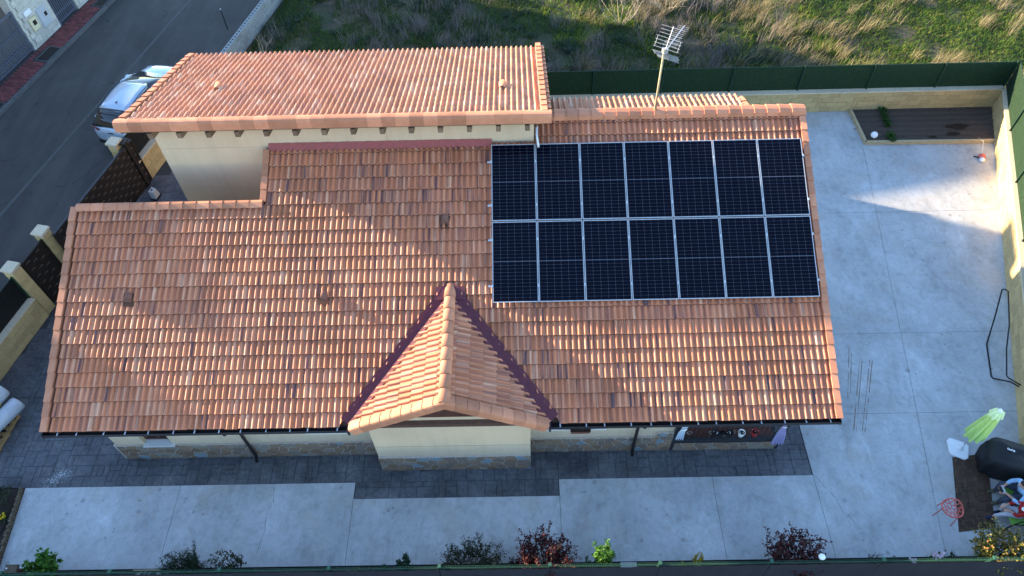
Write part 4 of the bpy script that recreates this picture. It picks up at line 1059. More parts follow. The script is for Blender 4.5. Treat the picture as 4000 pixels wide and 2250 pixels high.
sts = [(-2.22, sec(.50, .72, .42)), (-2.17, sec(.70, .84, .36)), (-2.08, sec(.80, .96, .30)), (-1.85, sec(.87, 1.03, .24)), (-1.3, sec(.90, 1.04)), (-.4, sec(.905, 1.01)), (.5, sec(.905, .99)), (.95, sec(.90, .98, crown=.05)),
       (1.35, sec(.885, .95, crown=.07)), (1.75, sec(.855, .88, crown=.08)), (2.02, sec(.79, .79, .26, .07)), (2.17, sec(.68, .68, .32, .05)), (2.24, sec(.48, .58, .40, .03))]
body = loft(sts).build('body', M['paint'], car, True)
sb = body.modifiers.new('sub', 'SUBSURF'); sb.levels = 1; sb.render_levels = 2
def gsec(w0, w1, z0, z1): return [(0, z1+.02), (w1*.7, z1+.012), (w1, z1-.03), ((w0+w1)/2+.015, (z0+z1)/2), (w0, z0)]
gl = loft([(-2.10, [(0, 1.08), (.4, 1.08), (.64, 1.06), (.70, 1.03), (.76, .98)]), (-1.66, gsec(.80, .60, .99, 1.40)), (-1.2, gsec(.82, .61, .99, 1.46)), (-.4, gsec(.83, .62, .98, 1.50)), (.10, gsec(.82, .60, .97, 1.45)), (.62, gsec(.80, .64, .96, 1.27)), (1.30, [(0, 1.02), (.4, 1.01), (.66, 1.0), (.74, .98), (.78, .95)])])
glo = gl.build('windows', M['carglass'], car, True)
rf = loft([(-1.55, [(0, 1.452), (.38, 1.447), (.56, 1.425), (.58, 1.39)]), (-1.2, [(0, 1.49), (.42, 1.483), (.60, 1.455), (.63, 1.41)]), (-.6, [(0, 1.535), (.42, 1.525), (.62, 1.495), (.65, 1.44)]), (-.10, [(0, 1.515), (.42, 1.508), (.60, 1.48), (.63, 1.42)]), (.08, [(0, 1.48), (.36, 1.47), (.50, 1.45), (.52, 1.41)])])
rfo = rf.build('roof_panel', M['paint'], car, True)
q = loft([(-1.78, [(0, 1.385), (.35, 1.38), (.53, 1.36), (.54, 1.34)]), (-1.56, [(0, 1.445), (.35, 1.44), (.52, 1.42), (.54, 1.385)])]); q.build('spoiler', M['carglass'], car, True)
for s_ in (-1, 1):
    q = MB(); q.tube([(s_*.80, -1.75, 1.10), (s_*.735, -1.2, 1.27), (s_*.705, -.5, 1.37), (s_*.70, .2, 1.34), (s_*.74, .75, 1.18), (s_*.80, 1.12, 1.0)], [.012, .03, .034, .034, .03, .012], 6); q.build('window_frame', M['paint'], car, True)
    q = MB(); q.tube([(s_*.60, -1.45, 1.44), (s_*.615, -.6, 1.50), (s_*.60, .0, 1.475)], .016, 6); q.build('roof_rail', M['black'], car)
    q = MB(); q.add([(s_*.46, -2.205, .86), (s_*.80, -2.09, .88), (s_*.86, -1.93, .90), (s_*.86, -1.93, .97), (s_*.80, -2.08, .965), (s_*.46, -2.17, .94)], [(0, 1, 2, 3, 4, 5) if s_ > 0 else (5, 4, 3, 2, 1, 0)]); q.build('tail_light', M['redlamp'], car)
    q = MB(); q.add([(s_*.45, 2.16, .70), (s_*.74, 2.04, .74), (s_*.82, 1.86, .80), (s_*.80, 1.88, .70), (s_*.70, 2.10, .64), (s_*.45, 2.20, .62)], [(0, 1, 2, 3, 4, 5)]); q.build('headlight', M['white'], car)
    q = MB(); q.box(min(s_*.86, s_*1.04), .72, .98, max(s_*.86, s_*1.04), .90, 1.10); q.build('wing_mirror', M['paint'], car, bevel=.03)
    for y in (-1.35, 1.40):
        wl = MB(); wl.v = []; n = 20
        for x, r in ((.70, .0), (.70, .31), (.72, .325), (.88, .325), (.905, .30), (.905, .22), (.88, .20), (.88, 0)):
            wl.v += [(s_*x, y+r*math.cos(2*math.pi*k/n), .325+r*math.sin(2*math.pi*k/n)) for k in range(n)]
        wl.f = [(i*n+k, i*n+(k+1) % n, (i+1)*n+(k+1) % n, (i+1)*n+k) for i in range(7) for k in range(n)]
        o = wl.build('wheel', M['tyre'], car, True)
        q = MB(); q.lathe([(.0, 0), (.2, 0), (.2, .02), (.05, .03)], n=10); q.v = [(s_*(.875+z), y+x_, .325+y_) for x_, y_, z in q.v]; q.build('rim', M['alu'], o)
q = MB(); q.box(-.10, -2.225, .80, .10, -2.205, .83); q.build('badge', M['black'], car)
q = MB(); q.box(-.26, -2.215, .52, .26, -2.19, .63); q.build('number_plate', M['white'], car)
q = MB(); q.box(-.75, -2.20, .24, .75, -2.0, .40); q.build('rear_bumper', M['black'], car, bevel=.04)
q = MB(); q.add([(-.03, -1.28, 1.50), (.03, -1.28, 1.50), (0, -1.14, 1.51), (0, -1.30, 1.56)], [(0, 1, 3), (1, 2, 3), (2, 0, 3)]); q.build('antenna_fin', M['darkmetal'], car)
q = MB(); q.tube([(-.25, -1.98, 1.05), (.25, -1.93, 1.08)], .012, 5); q.build('rear_wiper', M['black'], car)

# ================================================================== BLOCK WALL IN THE FIELD + POST
gb = MB(); gb.box(.005, 0, .004, .395, .02, .196); gbm = gb.data('block', M['blockgrey']); gh = MB(); gh.box(.005, 0, .004, .195, .02, .196); ghm = gh.data('block', M['blockgrey'])
FWT = to_st(-.25, 19.21)[1]; s0 = to_st(-.25, 19.21)[0]-3.4
fw_ = blockwall('field_wall', 'grey hollow-block wall between the street and the weedy field', st2(s0, FWT), st2(s0+14, FWT), .82, .20, 1, cap=0, mats=('blockgrey', 'blockgrey'), mm=(gbm, ghm), courses=4)
q = MB()
for k in range(14*5):
    c = st(s0+.1+k*.2, FWT-.10, .8175); q.lathe([(.045, 0), (.045, .003)], c, 10)
q.build('core_hole', M['black'], fw_, kind='stuff')
q = MB(); q.obox(st(s0, FWT-.20, .816), KD*14, KN*.2, (0, 0, .0025)); q.build('wall_top', M['blockgrey'], fw_)
bp = thing('street_post', (-1.35, 21.4, 0), 'thin dark post with a pale tip standing by the grey block wall', 'post')
q = MB(); q.tube([(-1.33, 21.2, 0), (-1.33, 21.2, .95)], .022, 8); q.build('shaft', M['black'], bp); q = MB(); q.lathe([(.03, 0), (.035, .03), (.02, .07)], (-1.33, 21.2, .95), 8); q.build('tip', M['plasticgrey'], bp)

# ================================================================== YARD THINGS
# raised planter
pl = thing('raised_bed', (27.2, 13.6, 0), 'dark soil bed with cream edging in the far right corner', 'planting bed')
def strip(p0, p1, h, w_, name, mat, par):
    p0, p1 = Vector((*p0, 0)), Vector((*p1, 0)); d = (p1-p0).normalized(); n_ = Vector((d.y, -d.x, 0)); q = MB(); q.obox(p0-n_*w_/2, p1-p0, n_*w_, (0, 0, h)); return q.build(name, M[mat], par)
strip((24.60, 14.58), (24.63, 12.66), .14, .09, 'edging', 'trimbeige', pl); strip((24.60, 12.68), (29.42, 12.62), .14, .09, 'edging', 'trimbeige', pl)
sb_ = MB(); nx, ny = 90, 44
for j in range(ny+1):
    for i in range(nx+1):
        v = j/ny; y = 12.70+v*1.88; xr = wallx(y)-.03; x = 24.66+(xr-24.66)*i/nx
        fur = -.07*max(0, math.cos((y-12.7)*2*math.pi/.30))**6
        sb_.v.append((x, y, .085+fur+random.uniform(-.008, .008)))
sb_.f = [(j*(nx+1)+i, j*(nx+1)+i+1, (j+1)*(nx+1)+i+1, (j+1)*(nx+1)+i) for j in range(ny) for i in range(nx)]
sb_.build('soil', M['soil2'], pl, True)
def blob(cx, cy, z, rx, ry, n=14):
    q = MB(); pts = [(cx+rx*math.cos(2*math.pi*k/n)*random.uniform(.6, 1.1), cy+ry*math.sin(2*math.pi*k/n)*random.uniform(.6, 1.1), z) for k in range(n)]
    q.add(pts, [tuple(range(n))]); return q
for cx, cy, rx, ry in ((28.3, 13.45, .5, .16), (28.0, 13.05, .3, .1), (27.2, 12.9, .2, .07)): blob(cx, cy, .105, rx, ry).build('damp_patch', M['soilwet'], pl)
GREENS = dict(
    leaf=rampmat('leaf_green', [(0, (.018, .05, .012)), (.5, (.035, .095, .02)), (1, (.07, .16, .035))], .55, .25),
    dark=rampmat('leaf_dark', [(0, (.010, .026, .014)), (.6, (.022, .05, .022)), (1, (.045, .085, .035))], .6, .15),
    olive=rampmat('leaf_olive', [(0, (.022, .028, .014)), (.6, (.045, .055, .026)), (1, (.09, .09, .05))], .6, .2),
    red=rampmat('leaf_red', [(0, (.028, .008, .010)), (.55, (.075, .012, .014)), (.85, (.12, .022, .02)), (1, (.05, .04, .02))], .5, .15),
    bright=rampmat('leaf_bright', [(0, (.03, .10, .015)), (.5, (.07, .19, .025)), (1, (.16, .30, .05))], .55, .3),
    yellow=rampmat('leaf_yellow', [(0, (.16, .15, .02)), (.5, (.36, .30, .03)), (1, (.55, .42, .05))], .6, .25),
    varie=rampmat('leaf_variegated', [(0, (.03, .06, .015)), (.35, (.10, .12, .02)), (.7, (.33, .27, .05)), (.9, (.40, .17, .06)), (1, (.45, .38, .14))], .55, .25),
    pink=rampmat('petal_pink', [(0, (.55, .38, .44)), (1, (.75, .62, .66))], .6, .2), gold=rampmat('petal_gold', [(0, (.55, .36, .01)), (1, (.75, .55, .02))], .6, .1))
def leafquad(q, p, d, n_, l_, w_, rnd):
    d = d.normalized(); s_ = d.cross(n_)
    if s_.length < 1e-4: s_ = d.orthogonal()
    s_ = s_.normalized(); up = s_.cross(d)
    q.add([p, p+d*l_*.45+s_*w_*.5+up*.1*l_, p+d*l_, p+d*l_*.45-s_*w_*.5+up*.1*l_], [(0, 1, 2), (0, 2, 3)], rnd)
def rv(): return Vector((random.gauss(0, 1), random.gauss(0, 1), random.gauss(0, 1))).normalized()
def shrub(name, label, loc, h, r, mat, nstem=9, leaves=700, ls=.07, lw=.035, upright=.4, cat='shrub', group='plants in the front border', stemmat='bark', flowers=None, lean=(0, 0), tip=.25, z0=.0):
    loc = Vector(loc); t = thing(name, loc, label, cat, group); stq, lf = MB(), MB()
    per = leaves//nstem
    for k in range(nstem):
        a = 2*math.pi*(k+random.random()*.6)/nstem; rr = r*random.uniform(.45, 1.0) if k else r*.1; hh = h*random.uniform(.72, 1.0)*(1-.25*rr/r*(1-upright))
        p0 = loc+Vector((.05*math.cos(a), .05*math.sin(a), z0)); p2 = loc+Vector((rr*math.cos(a)+lean[0], rr*math.sin(a)*.75+lean[1], hh)); p1 = (p0+p2)/2+Vector((math.cos(a)*r*.12, math.sin(a)*r*.12, h*.08*upright))
        bez = lambda u: p0*(1-u)**2+p1*2*u*(1-u)+p2*u*u
        stq.tube([bez(u) for u in (0, .3, .6, .85, 1)], [.012, .010, .007, .005, .002], 5)
        for j in range(5):
            u = random.uniform(.35, .95); b_ = bez(u); e = b_+rv()*r*.32+Vector((0, 0, r*.12)); stq.tube([b_, (b_+e)/2+Vector((0, 0, .02)), e], [.005, .004, .002], 4)
            for i in range(per//8): 
                p = b_.lerp(e, random.uniform(.3, 1.05)); leafquad(lf, p+rv()*.02, rv()+Vector((0, 0, .3)), rv(), ls*random.uniform(.6, 1.2), lw*random.uniform(.7, 1.2), random.random())
        for i in range(per-5*(per//8)):
            u = random.uniform(tip, 1.02); p = bez(min(u, 1))+rv()*r*.10
            leafquad(lf, p, (p-loc).normalized()*.5+rv()+Vector((0, 0, .35)), rv(), ls*random.uniform(.6, 1.25), lw*random.uniform(.7, 1.2), random.random())
    stq.build('stem', M[stemmat], t); lf.build('foliage', GREENS[mat], t)
    if flowers:
        fq = MB()
        for i in range(flowers[1]):
            a = random.uniform(0, 6.28); p = loc+Vector((r*.8*math.cos(a)*random.random(), r*.6*math.sin(a)*random.random(), h*random.uniform(.75, 1.05)))
            for k in range(6): leafquad(fq, p, Vector((math.cos(k*1.05), math.sin(k*1.05), .35)), Vector((0, 0, 1)), flowers[2], flowers[2]*.8, random.random())
        fq.build('flower', GREENS[flowers[0]], t)
    return t
# strawberry row in the bed
for k in range(7):
    y = 14.42-k*.28; x = 25.82-k*.035
    if k == 4: continue
    shrub('strawberry_plant', ['topmost low green plant in the row across the soil bed, against the wall', 'second low green plant from the wall in the soil bed', 'third low green plant from the wall in the soil bed', 'fourth low green plant from the wall in the soil bed', '', 'second low green plant from the front edging of the soil bed', 'low green plant nearest the front edging of the soil bed'][k], (x, y, .08), .16, .17+.03*(k > 4), 'leaf', 6, 160, .07, .06, .2, 'plant', 'green plants in the soil bed', tip=.1)
gl_ = thing('globe_light', (24.93, 12.86, .08), 'white globe light standing in the corner of the soil bed', 'globe light', 'white globe lights')
def globe(t, c, r, z0):
    q = MB(); q.lathe([(.001, -r)]+[(r*math.sin(a), -r*math.cos(a)) for a in [i*math.pi/12 for i in range(1, 12)]]+[(.001, r)], c, 20); q.build('globe', M['white'], t, True)
    q = MB(); q.tube([(c[0], c[1], z0), (c[0], c[1], c[2]-r*.9)], .012, 6); q.build('stake', M['black'], t)
globe(gl_, (24.93, 12.86, .28), .125, .08)
gl2 = thing('globe_light', (18.38, -2.86, 0), 'white globe light on a stake by the front mesh fence', 'globe light', 'white globe lights'); globe(gl2, (18.38, -2.86, 1.46), .075, 0)
# toy
ty = thing('toy', (28.58, 11.75, 0), 'small red and white toy lying on the concrete by the right wall', 'toy')
q = MB(); q.lathe([(.02, 0), (.12, .02), (.13, .08), (.08, .15), (.01, .17)], (28.60, 11.80, 0), 12); q.build('red_body', M['coral'], ty, True)
q = MB(); q.lathe([(.02, 0), (.10, .02), (.11, .06), (.06, .12), (.01, .13)], (28.56, 11.64, 0), 10); q.build('white_body', M['white'], ty, True)
q = MB(); q.tube([(28.50, 11.78, .05), (28.34, 11.86, .03)], .02, 6); q.build('handle', M['black'], ty)
q = MB(); q.tube([(28.62, 11.85, .1), (28.72, 12.3, .35), (28.80, 12.75, .15)], .004, 4); q.build('string', M['white'], ty)
# bent black tube frame leaning on the right wall
fr_ = thing('tube_frame', (25.7, 3.6, 0), 'bent black tube frame lying between the concrete and the right wall', 'frame')
A_ = [(25.50, 3.68, .02), (25.20, 2.62, .02), (25.22, 2.55, .02), (25.60, 2.36, .12), (25.74, 2.10, .22)]
q = MB(); q.tube([(26.42, 5.30, .62), (26.36, 5.33, .58), (25.95, 4.52, .30), (25.53, 3.75, .03)]+A_, .022, 8); q.build('front_tube', M['black'], fr_, True)
q = MB(); q.tube([(26.42, 5.30, .62), (26.46, 5.20, .64), (26.05, 4.05, .55), (25.72, 3.30, .42), (25.40, 2.44, .34), (25.42, 2.37, .34), (25.74, 2.10, .30)], .020, 8); q.build('rear_tube', M['black'], fr_, True)
# rust marks left on the concrete
for k, (a, b_) in enumerate((((21.46, 3.72), (20.92, 2.0)), ((21.63, 3.24), (20.78, .96)), ((21.93, 3.24), (21.02, .96)))):
    a, b_ = Vector((*a, 0)), Vector((*b_, 0)); d = (b_-a).normalized(); n_ = Vector((d.y, -d.x, 0)); q = MB(); L = (b_-a).length
    for e in (-.035, .035):
        u = 0.0
        while u < L:
            l_ = random.uniform(.05, .3); wd = random.uniform(.004, .013)
            if random.random() < .78: q.add([a+d*u+n_*(e-wd)+Vector((0, 0, .003)), a+d*u+n_*(e+wd)+Vector((0, 0, .003)), a+d*min(L, u+l_)+n_*(e+wd)+Vector((0, 0, .003)), a+d*min(L, u+l_)+n_*(e-wd)+Vector((0, 0, .003))], [(0, 1, 2, 3)])
            u += l_
    q.build('rust_mark', M['rust'], yb)
# hairline cracks
for cr in ([(4.9, -.36), (4.95, -.76), (4.85, -1.05), (4.9, -1.52), (4.8, -2.15)], [(19.33, -.31), (19.42, -.42), (19.6, -.74), (19.75, -1.01), (19.8, -1.27), (19.95, -1.46), (20.12, -1.75)]):
    q = MB(); P_ = [Vector((*cr[0], .002))]
    for a, b_ in zip(cr[:-1], cr[1:]):
        for k in range(1, 6): P_.append(Vector((a[0]+(b_[0]-a[0])*k/5+random.uniform(-.02, .02), a[1]+(b_[1]-a[1])*k/5, .002)))
    for a, b_ in zip(P_[:-1], P_[1:]):
        w_ = random.uniform(.002, .005); q.add([a-Vector((w_, 0, 0)), a+Vector((w_, 0, 0)), b_+Vector((w_, 0, 0)), b_-Vector((w_, 0, 0))], [(0, 1, 2, 3)])
    q.build('crack', M['joint'], yb)
# parasol
um = thing('parasol', (23.42, .40, 0), 'closed lime green parasol standing in a white base', 'parasol')
q = MB(); q.prism([(23.10, .28), (23.15, .62), (23.26, .70), (23.62, .54), (23.68, .44), (23.54, .10), (23.44, .05), (23.13, .20)], 0, .07); q.build('base', M['white'], um, bevel=.02)
q = MB(); q.lathe([(.09, .07), (.07, .09), (.04, .11), (.03, .3)], (23.42, .39, 0), 16); q.build('socket', M['white'], um, True)
lean = Vector((.02, .0, 1)); pole = lambda z: Vector((23.42, .39, 0))+Vector((.0, .0, 1))*z
q = MB(); q.tube([pole(.1), pole(2.2)], .019, 8); q.build('pole', M['plasticgrey'], um)
def folds(prof, nf, amp, mat, name, seed=0):
    q = MB(); n_ = 64
    for r, z in prof:
        for k in range(n_):
            a = 2*math.pi*k/n_; rr = r*(1+amp*math.cos(nf*a+seed)+.12*math.sin(2*a+1)); q.v.append((23.42+rr*math.cos(a), .39+rr*math.sin(a), z))
    m_ = len(prof); q.f = [(i*n_+k, i*n_+(k+1) % n_, (i+1)*n_+(k+1) % n_, (i+1)*n_+k) for i in range(m_-1) for k in range(n_)]
    return q.build(name, M[mat], um, True)
folds([(.205, .82), (.20, .95), (.175, 1.3), (.14, 1.7), (.10, 2.0), (.05, 2.14)], 8, .30, 'lime', 'canopy')
folds([(.155, 1.95), (.15, 2.0), (.12, 2.10), (.05, 2.17)], 8, .22, 'limepale', 'canopy_flounce', .5)
q = MB(); q.lathe([(.05, 2.15), (.055, 2.19), (.04, 2.22), (.01, 2.23)], (23.42, .39, 0), 12); q.build('finial', M['white'], um, True)
# deck tiles
dk = thing('deck_mat', (23.3, -.8, 0), 'dark brown rectangle of interlocking wooden deck tiles beside the seats', 'decking')
dO, dU, dV = Vector((22.56, -1.86, 0)), Vector((.965, .10, 0)), Vector((.60, 2.05, 0))
dvn = dV.normalized()*.298; dun = dU.normalized()*.318
for i in range(3):
    for j in range(7):
        o = dO+dun*i+dvn*j; q = MB(); q.obox(o+Vector((0, 0, .001)), dun*.985, dvn*.985, (0, 0, .008)); dt = q.build('deck_tile', M['black'], dk)
        for a in range(2):
            for b_ in range(2):
                hor = (a+b_+i*0+j*0) % 2 == 0; c0 = o+dun*(a*.5)+dvn*(b_*.5)
                for k in range(4):
                    q = MB(); f0, f1 = (k+.10)/4*.5, (k+.92)/4*.5
                    if hor: q.obox(c0+dvn*f0+dun*.01+Vector((0, 0, .010)), dun*.48, dvn*(f1-f0), (0, 0, .014))
                    else: q.obox(c0+dun*f0+dvn*.01+Vector((0, 0, .010)), dvn*.48, dun*(f1-f0), (0, 0, .014))
                    q.build('slat', M['decktile'], dt)
# coral chair: lattice shell on four splayed legs
chr_ = thing('lattice_chair', (22.3, -1.42, 0), 'coral red plastic chair with openwork lattice seat beside the deck tiles', 'chair')
cc = Vector((22.33, -1.43, .45)); ax = Vector((.80, -.60, 0)); ay = Vector((.60, .80, 0))
def shell(u, v):   # u across, v front(-1)..back(+1); low back curls up
    return cc+ax*(u*.25)+ay*(v*.21)+Vector((0, 0, .10*max(0, v)**2*1.2+.05*u*u+.14*max(0, v-.6)))
q = MB(); rim = [shell(math.cos(a)*1.0, math.sin(a)*1.0) for a in [i*math.pi/16 for i in range(33)]]; q.tube(rim, .019, 6, False); q.build('seat_rim', M['coral'], chr_, True)
pts = [(random.uniform(-.85, .85), random.uniform(-.85, .85)) for _ in range(400)]; pp = []
for p in pts:
    if p[0]**2+p[1]**2 < .80 and all((p[0]-r[0])**2+(p[1]-r[1])**2 > .085 for r in pp): pp.append(p)
lat = MB(); sites = pp+[(1.25*math.cos(a), 1.25*math.sin(a)) for a in [i*math.pi/8 for i in range(16)]]
for p in pp:
    poly = [(-1.2, -1.2), (1.2, -1.2), (1.2, 1.2), (-1.2, 1.2)]
    for r in sites:
        if r is p: continue
        dx, dy = r[0]-p[0], r[1]-p[1]; d = math.hypot(dx, dy); poly = clip(poly, dx/d, dy/d, (dx*(p[0]+r[0])/2+dy*(p[1]+r[1])/2)/d)
        if len(poly) < 3: break
    if len(poly) >= 3:
        poly = [(a/max(1, math.hypot(a, b_)), b_/max(1, math.hypot(a, b_))) for a, b_ in poly]
        lat.tube([shell(*a) for a in poly+[poly[0]]], .0125, 4, False)
lat.build('seat_lattice', M['coral'], chr_)
for u, v in ((-.75, -.55), (.75, -.55), (-.7, .6), (.7, .6)):
    a = shell(u, v); b_ = cc+ax*(u*.30)+ay*(v*.30)-Vector((0, 0, .45)); q = MB(); q.tube([a, b_], [.014, .011], 6); q.build('leg', M['coral'], chr_)
q = MB(); q.tube([shell(-.75, -.55)-Vector((0, 0, .03)), shell(.75, -.55)-Vector((0, 0, .03))], .010, 5); q.build('stretcher', M['coral'], chr_)
# covered barbecue
bq = thing('covered_barbecue', (24.25, -.2, 0), 'barbecue under a black fabric cover beside the right wall', 'barbecue')
q = MB(); rings = [(.02, .52, .34), (.25, .56, .37), (.5, .60, .40), (.78, .62, .42), (.90, .57, .38), (.98, .42, .27), (1.01, .15, .1)]; n_ = 40
bx_, by_ = Vector((.93, -.36, 0)), Vector((.36, .93, 0)); bc_ = Vector((24.20, -.18, 0))
for k_, (z, a, b_) in enumerate(rings):
    for k in range(n_):
        t_ = 2*math.pi*k/n_; sx_ = math.copysign(abs(math.cos(t_))**.6, math.cos(t_)); sy_ = math.copysign(abs(math.sin(t_))**.6, math.sin(t_))
        fo = 1+(.06*math.sin(7*t_)+.05*math.sin(11*t_+2))*(1 if z < .7 else .25)
        q.v.append(tuple(bc_+bx_*a*sx_*fo+by_*b_*sy_*fo+Vector((0, 0, z+.03*math.sin(3*t_)*(z > .8)))))
q.f = [(i*n_+k, i*n_+(k+1) % n_, (i+1)*n_+(k+1) % n_, (i+1)*n_+k) for i in range(len(rings)-1) for k in range(n_)]+[tuple((len(rings)-1)*n_+k for k in range(n_))]
q.build('cover', M['cover'], bq, True)
q = MB()
for k in range(4):
    c = bc_+bx_*(-.20+.045*k)+by_*(.02-.006*k)+Vector((0, 0, 1.015)); q.tube([c+bx_*.017*math.cos(a)+by_*.024*math.sin(a) for a in [i*math.pi/4*(1 if k != 2 else .75) for i in range(9)]], .007, 4)
q.build('printed_logo', M['white'], bq)
# pallet with wrapped rolls
pa = thing('pallet', (-3.4, 1.6, 0), 'wooden pallet loaded with grey plastic-wrapped rolls at the left edge', 'pallet')
pO = Vector((-2.84, 1.88, 0)); pU = Vector((-.998, .06, 0)); pV = Vector((-.10, -.995, 0))
for lev, zz in ((0, 0), (1, .145)):
    oo = pO if lev == 0 else pO+pU*.22+pV*(-.02)
    for k in range(3): q = MB(); q.obox(oo+pU*(.0+k*.42)+Vector((0, 0, zz+.03)), pU*.10, pV*1.25, (0, 0, .075)); q.build('bearer', M['pallet'], pa)
    for k in range(7): q = MB(); q.obox(oo+pV*(.0+k*.19)+Vector((0, 0, zz+.105)), pU*.96, pV*.10, (0, 0, .022)); q.build('top_board', M['pallet'], pa)
    for k in range(3): q = MB(); q.obox(oo+pV*(.0+k*.56)+Vector((0, 0, zz+.004)), pU*.96, pV*.10, (0, 0, .022)); q.build('bottom_board', M['pallet'], pa)
def roll(label, a, b_, r):
    t = thing('wrapped_roll', a, label, 'roll', 'wrapped rolls on the pallet'); a, b_ = Vector(a), Vector(b_); d = (b_-a)
    ks = [0, .015, .05, .3, .6, .85, .96, 1.0]; rr = [r*.82, r*.95, r, r*1.01, r*.99, r*1.0, r*.94, r*.3]
    q = MB(); q.tube([a+d*k for k in ks], rr, 18); q.build('film_wrap', M['foilroll'], t, True)
    return t
roll('lower grey wrapped roll lying on the pallet', (-2.72, 2.10, .46), (-3.40, .62, .52), .22)
r2 = roll('upper grey wrapped roll at the left edge above the pallet', (-3.10, 2.35, .82), (-3.75, .85, .80), .27)
q = MB(); q.obox((-2.98, 1.87, .73), (-.09, .03, 0), (-.03, -.10, 0), (0, 0, .012)); tag(q.build('yellow_sticker', M['yellow']), 'small yellow sticker on the wrapped roll', 'sticker')
# window box
bx2 = thing('window_box', (13.07, .46, 1.37), 'dark terracotta plant box on the grey sill right of the gable', 'plant box')
q = MB(); q.add([(12.84, .36, 1.375), (13.30, .36, 1.375), (13.30, .54, 1.375), (12.84, .54, 1.375), (12.81, .33, 1.54), (13.33, .33, 1.54), (13.33, .56, 1.54), (12.81, .56, 1.54)], [(3, 2, 1, 0), (0, 1, 5, 4), (1, 2, 6, 5), (2, 3, 7, 6), (3, 0, 4, 7)])
q.add([(12.825, .345, 1.52), (13.315, .345, 1.52), (13.315, .545, 1.52), (12.825, .545, 1.52)], [(0, 1, 2, 3)]); q.build('box', M['terra'], bx2)
q = MB(); q.box(12.83, .35, 1.50, 13.31, .54, 1.525); q.build('soil', M['soil'], bx2)
lf = MB()
for i in range(90): leafquad(lf, Vector((12.92+random.gauss(0, .04), .45+random.gauss(0, .04), 1.53+random.random()*.06)), rv()+Vector((0, 0, .5)), rv(), .035, .02, random.random())
lf.build('foliage', GREENS['olive'], bx2)
# hanging pots on the terrace rail
def pot(label, x, rimc, r=.085):
    t = thing('hanging_pot', (x, .36, 1.15), label, 'plant pot', 'pots hanging on the terrace rail'); c = (x, .36, 0)
    q = MB(); q.lathe([(r*.75, 1.12), (r, 1.29), (r*1.06, 1.30), (r*1.06, 1.315), (r*.92, 1.315), (r*.88, 1.26), (.001, 1.26)], c, 18); q.build('pot', M[rimc], t, True)
    q = MB(); q.lathe([(r*.9, 1.262), (.001, 1.268)], c, 14); q.build('soil', M['soil'], t)
    q = MB(); q.tube([(x-.03, .36+r, 1.30), (x-.03, .50, 1.39), (x-.03, .54, 1.38)], .007, 5); q.tube([(x+.03, .36+r, 1.30), (x+.03, .50, 1.39), (x+.03, .54, 1.38)], .007, 5); q.build('hook', M['black'], t)
    q = MB()
    for i in range(5): p = Vector((x+random.gauss(0, .03), .36+random.gauss(0, .03), 1.275)); q.lathe([(.010, 0), (.014, .008), (.004, .016)], p, 6)
    q.build('pale_stone', M['white'], t)
    return t
pot('black hanging pot with pale pebbles, left of the joined pair', 16.57, 'black', .095); pot('black hanging pot with pale pebbles, right of the joined pair', 16.93, 'black', .095)
q = MB(); q.lathe([(.06, 1.14), (.09, 1.28), (.095, 1.30), (.001, 1.29)], (16.75, .33, 0), 14); tag(q.build('hanging_pot', M['black'], None, True), 'black middle bowl joining the two pebble pots', 'plant pot', 'pots hanging on the terrace rail')
pot('white-rimmed hanging pot beside the yellow strap', 17.24, 'white'); pot('red hanging pot furthest right on the terrace rail', 17.58, 'red')
q = MB(); q.box(17.21, .52, 1.35, 17.29, .60, 1.75); tag(q.build('yellow_strap', M['yellow']), 'yellow strap hanging above the white-rimmed pot', 'strap')
def cloth(label, pts_, mat, nm='tied_curtain'):
    t = thing(nm, pts_[-1][:3], label, 'curtain', 'tied curtains on the terrace'); q = MB(); n_ = 12
    for x, y, z, hw in pts_:
        for k in range(n_+1): u = k/n_*2-1; q.v.append((x+u*hw, y+.035*math.sin(k*2.1)*min(1, hw*9), z))
    q.f = [(i*(n_+1)+k, i*(n_+1)+k+1, (i+1)*(n_+1)+k+1, (i+1)*(n_+1)+k) for i in range(len(pts_)-1) for k in range(n_)]
    q.build('fabric', M[mat], t, True)
    q = MB(); x, y, z, hw = min(pts_, key=lambda p: p[3]); q.tube([(x-hw-.01, y-.03, z), (x, y-.06, z), (x+hw+.01, y-.03, z)], .012, 5); q.build('tie', M['white'], t); return t
cloth('pale blue and white curtain tied at the left terrace post', [(15.80, .46, 2.3, .22), (15.78, .45, 1.75, .15), (15.74, .42, 1.45, .06), (15.70, .40, 1.2, .09), (15.70, .40, .85, .11)], 'paleblue')
cloth('lilac curtain tied at the right terrace post', [(18.28, .46, 2.3, .22), (18.30, .45, 1.75, .10), (18.30, .42, 1.5, .04), (18.30, .38, 1.1, .13), (18.32, .36, .65, .17), (18.33, .36, .55, .16)], 'lilac')
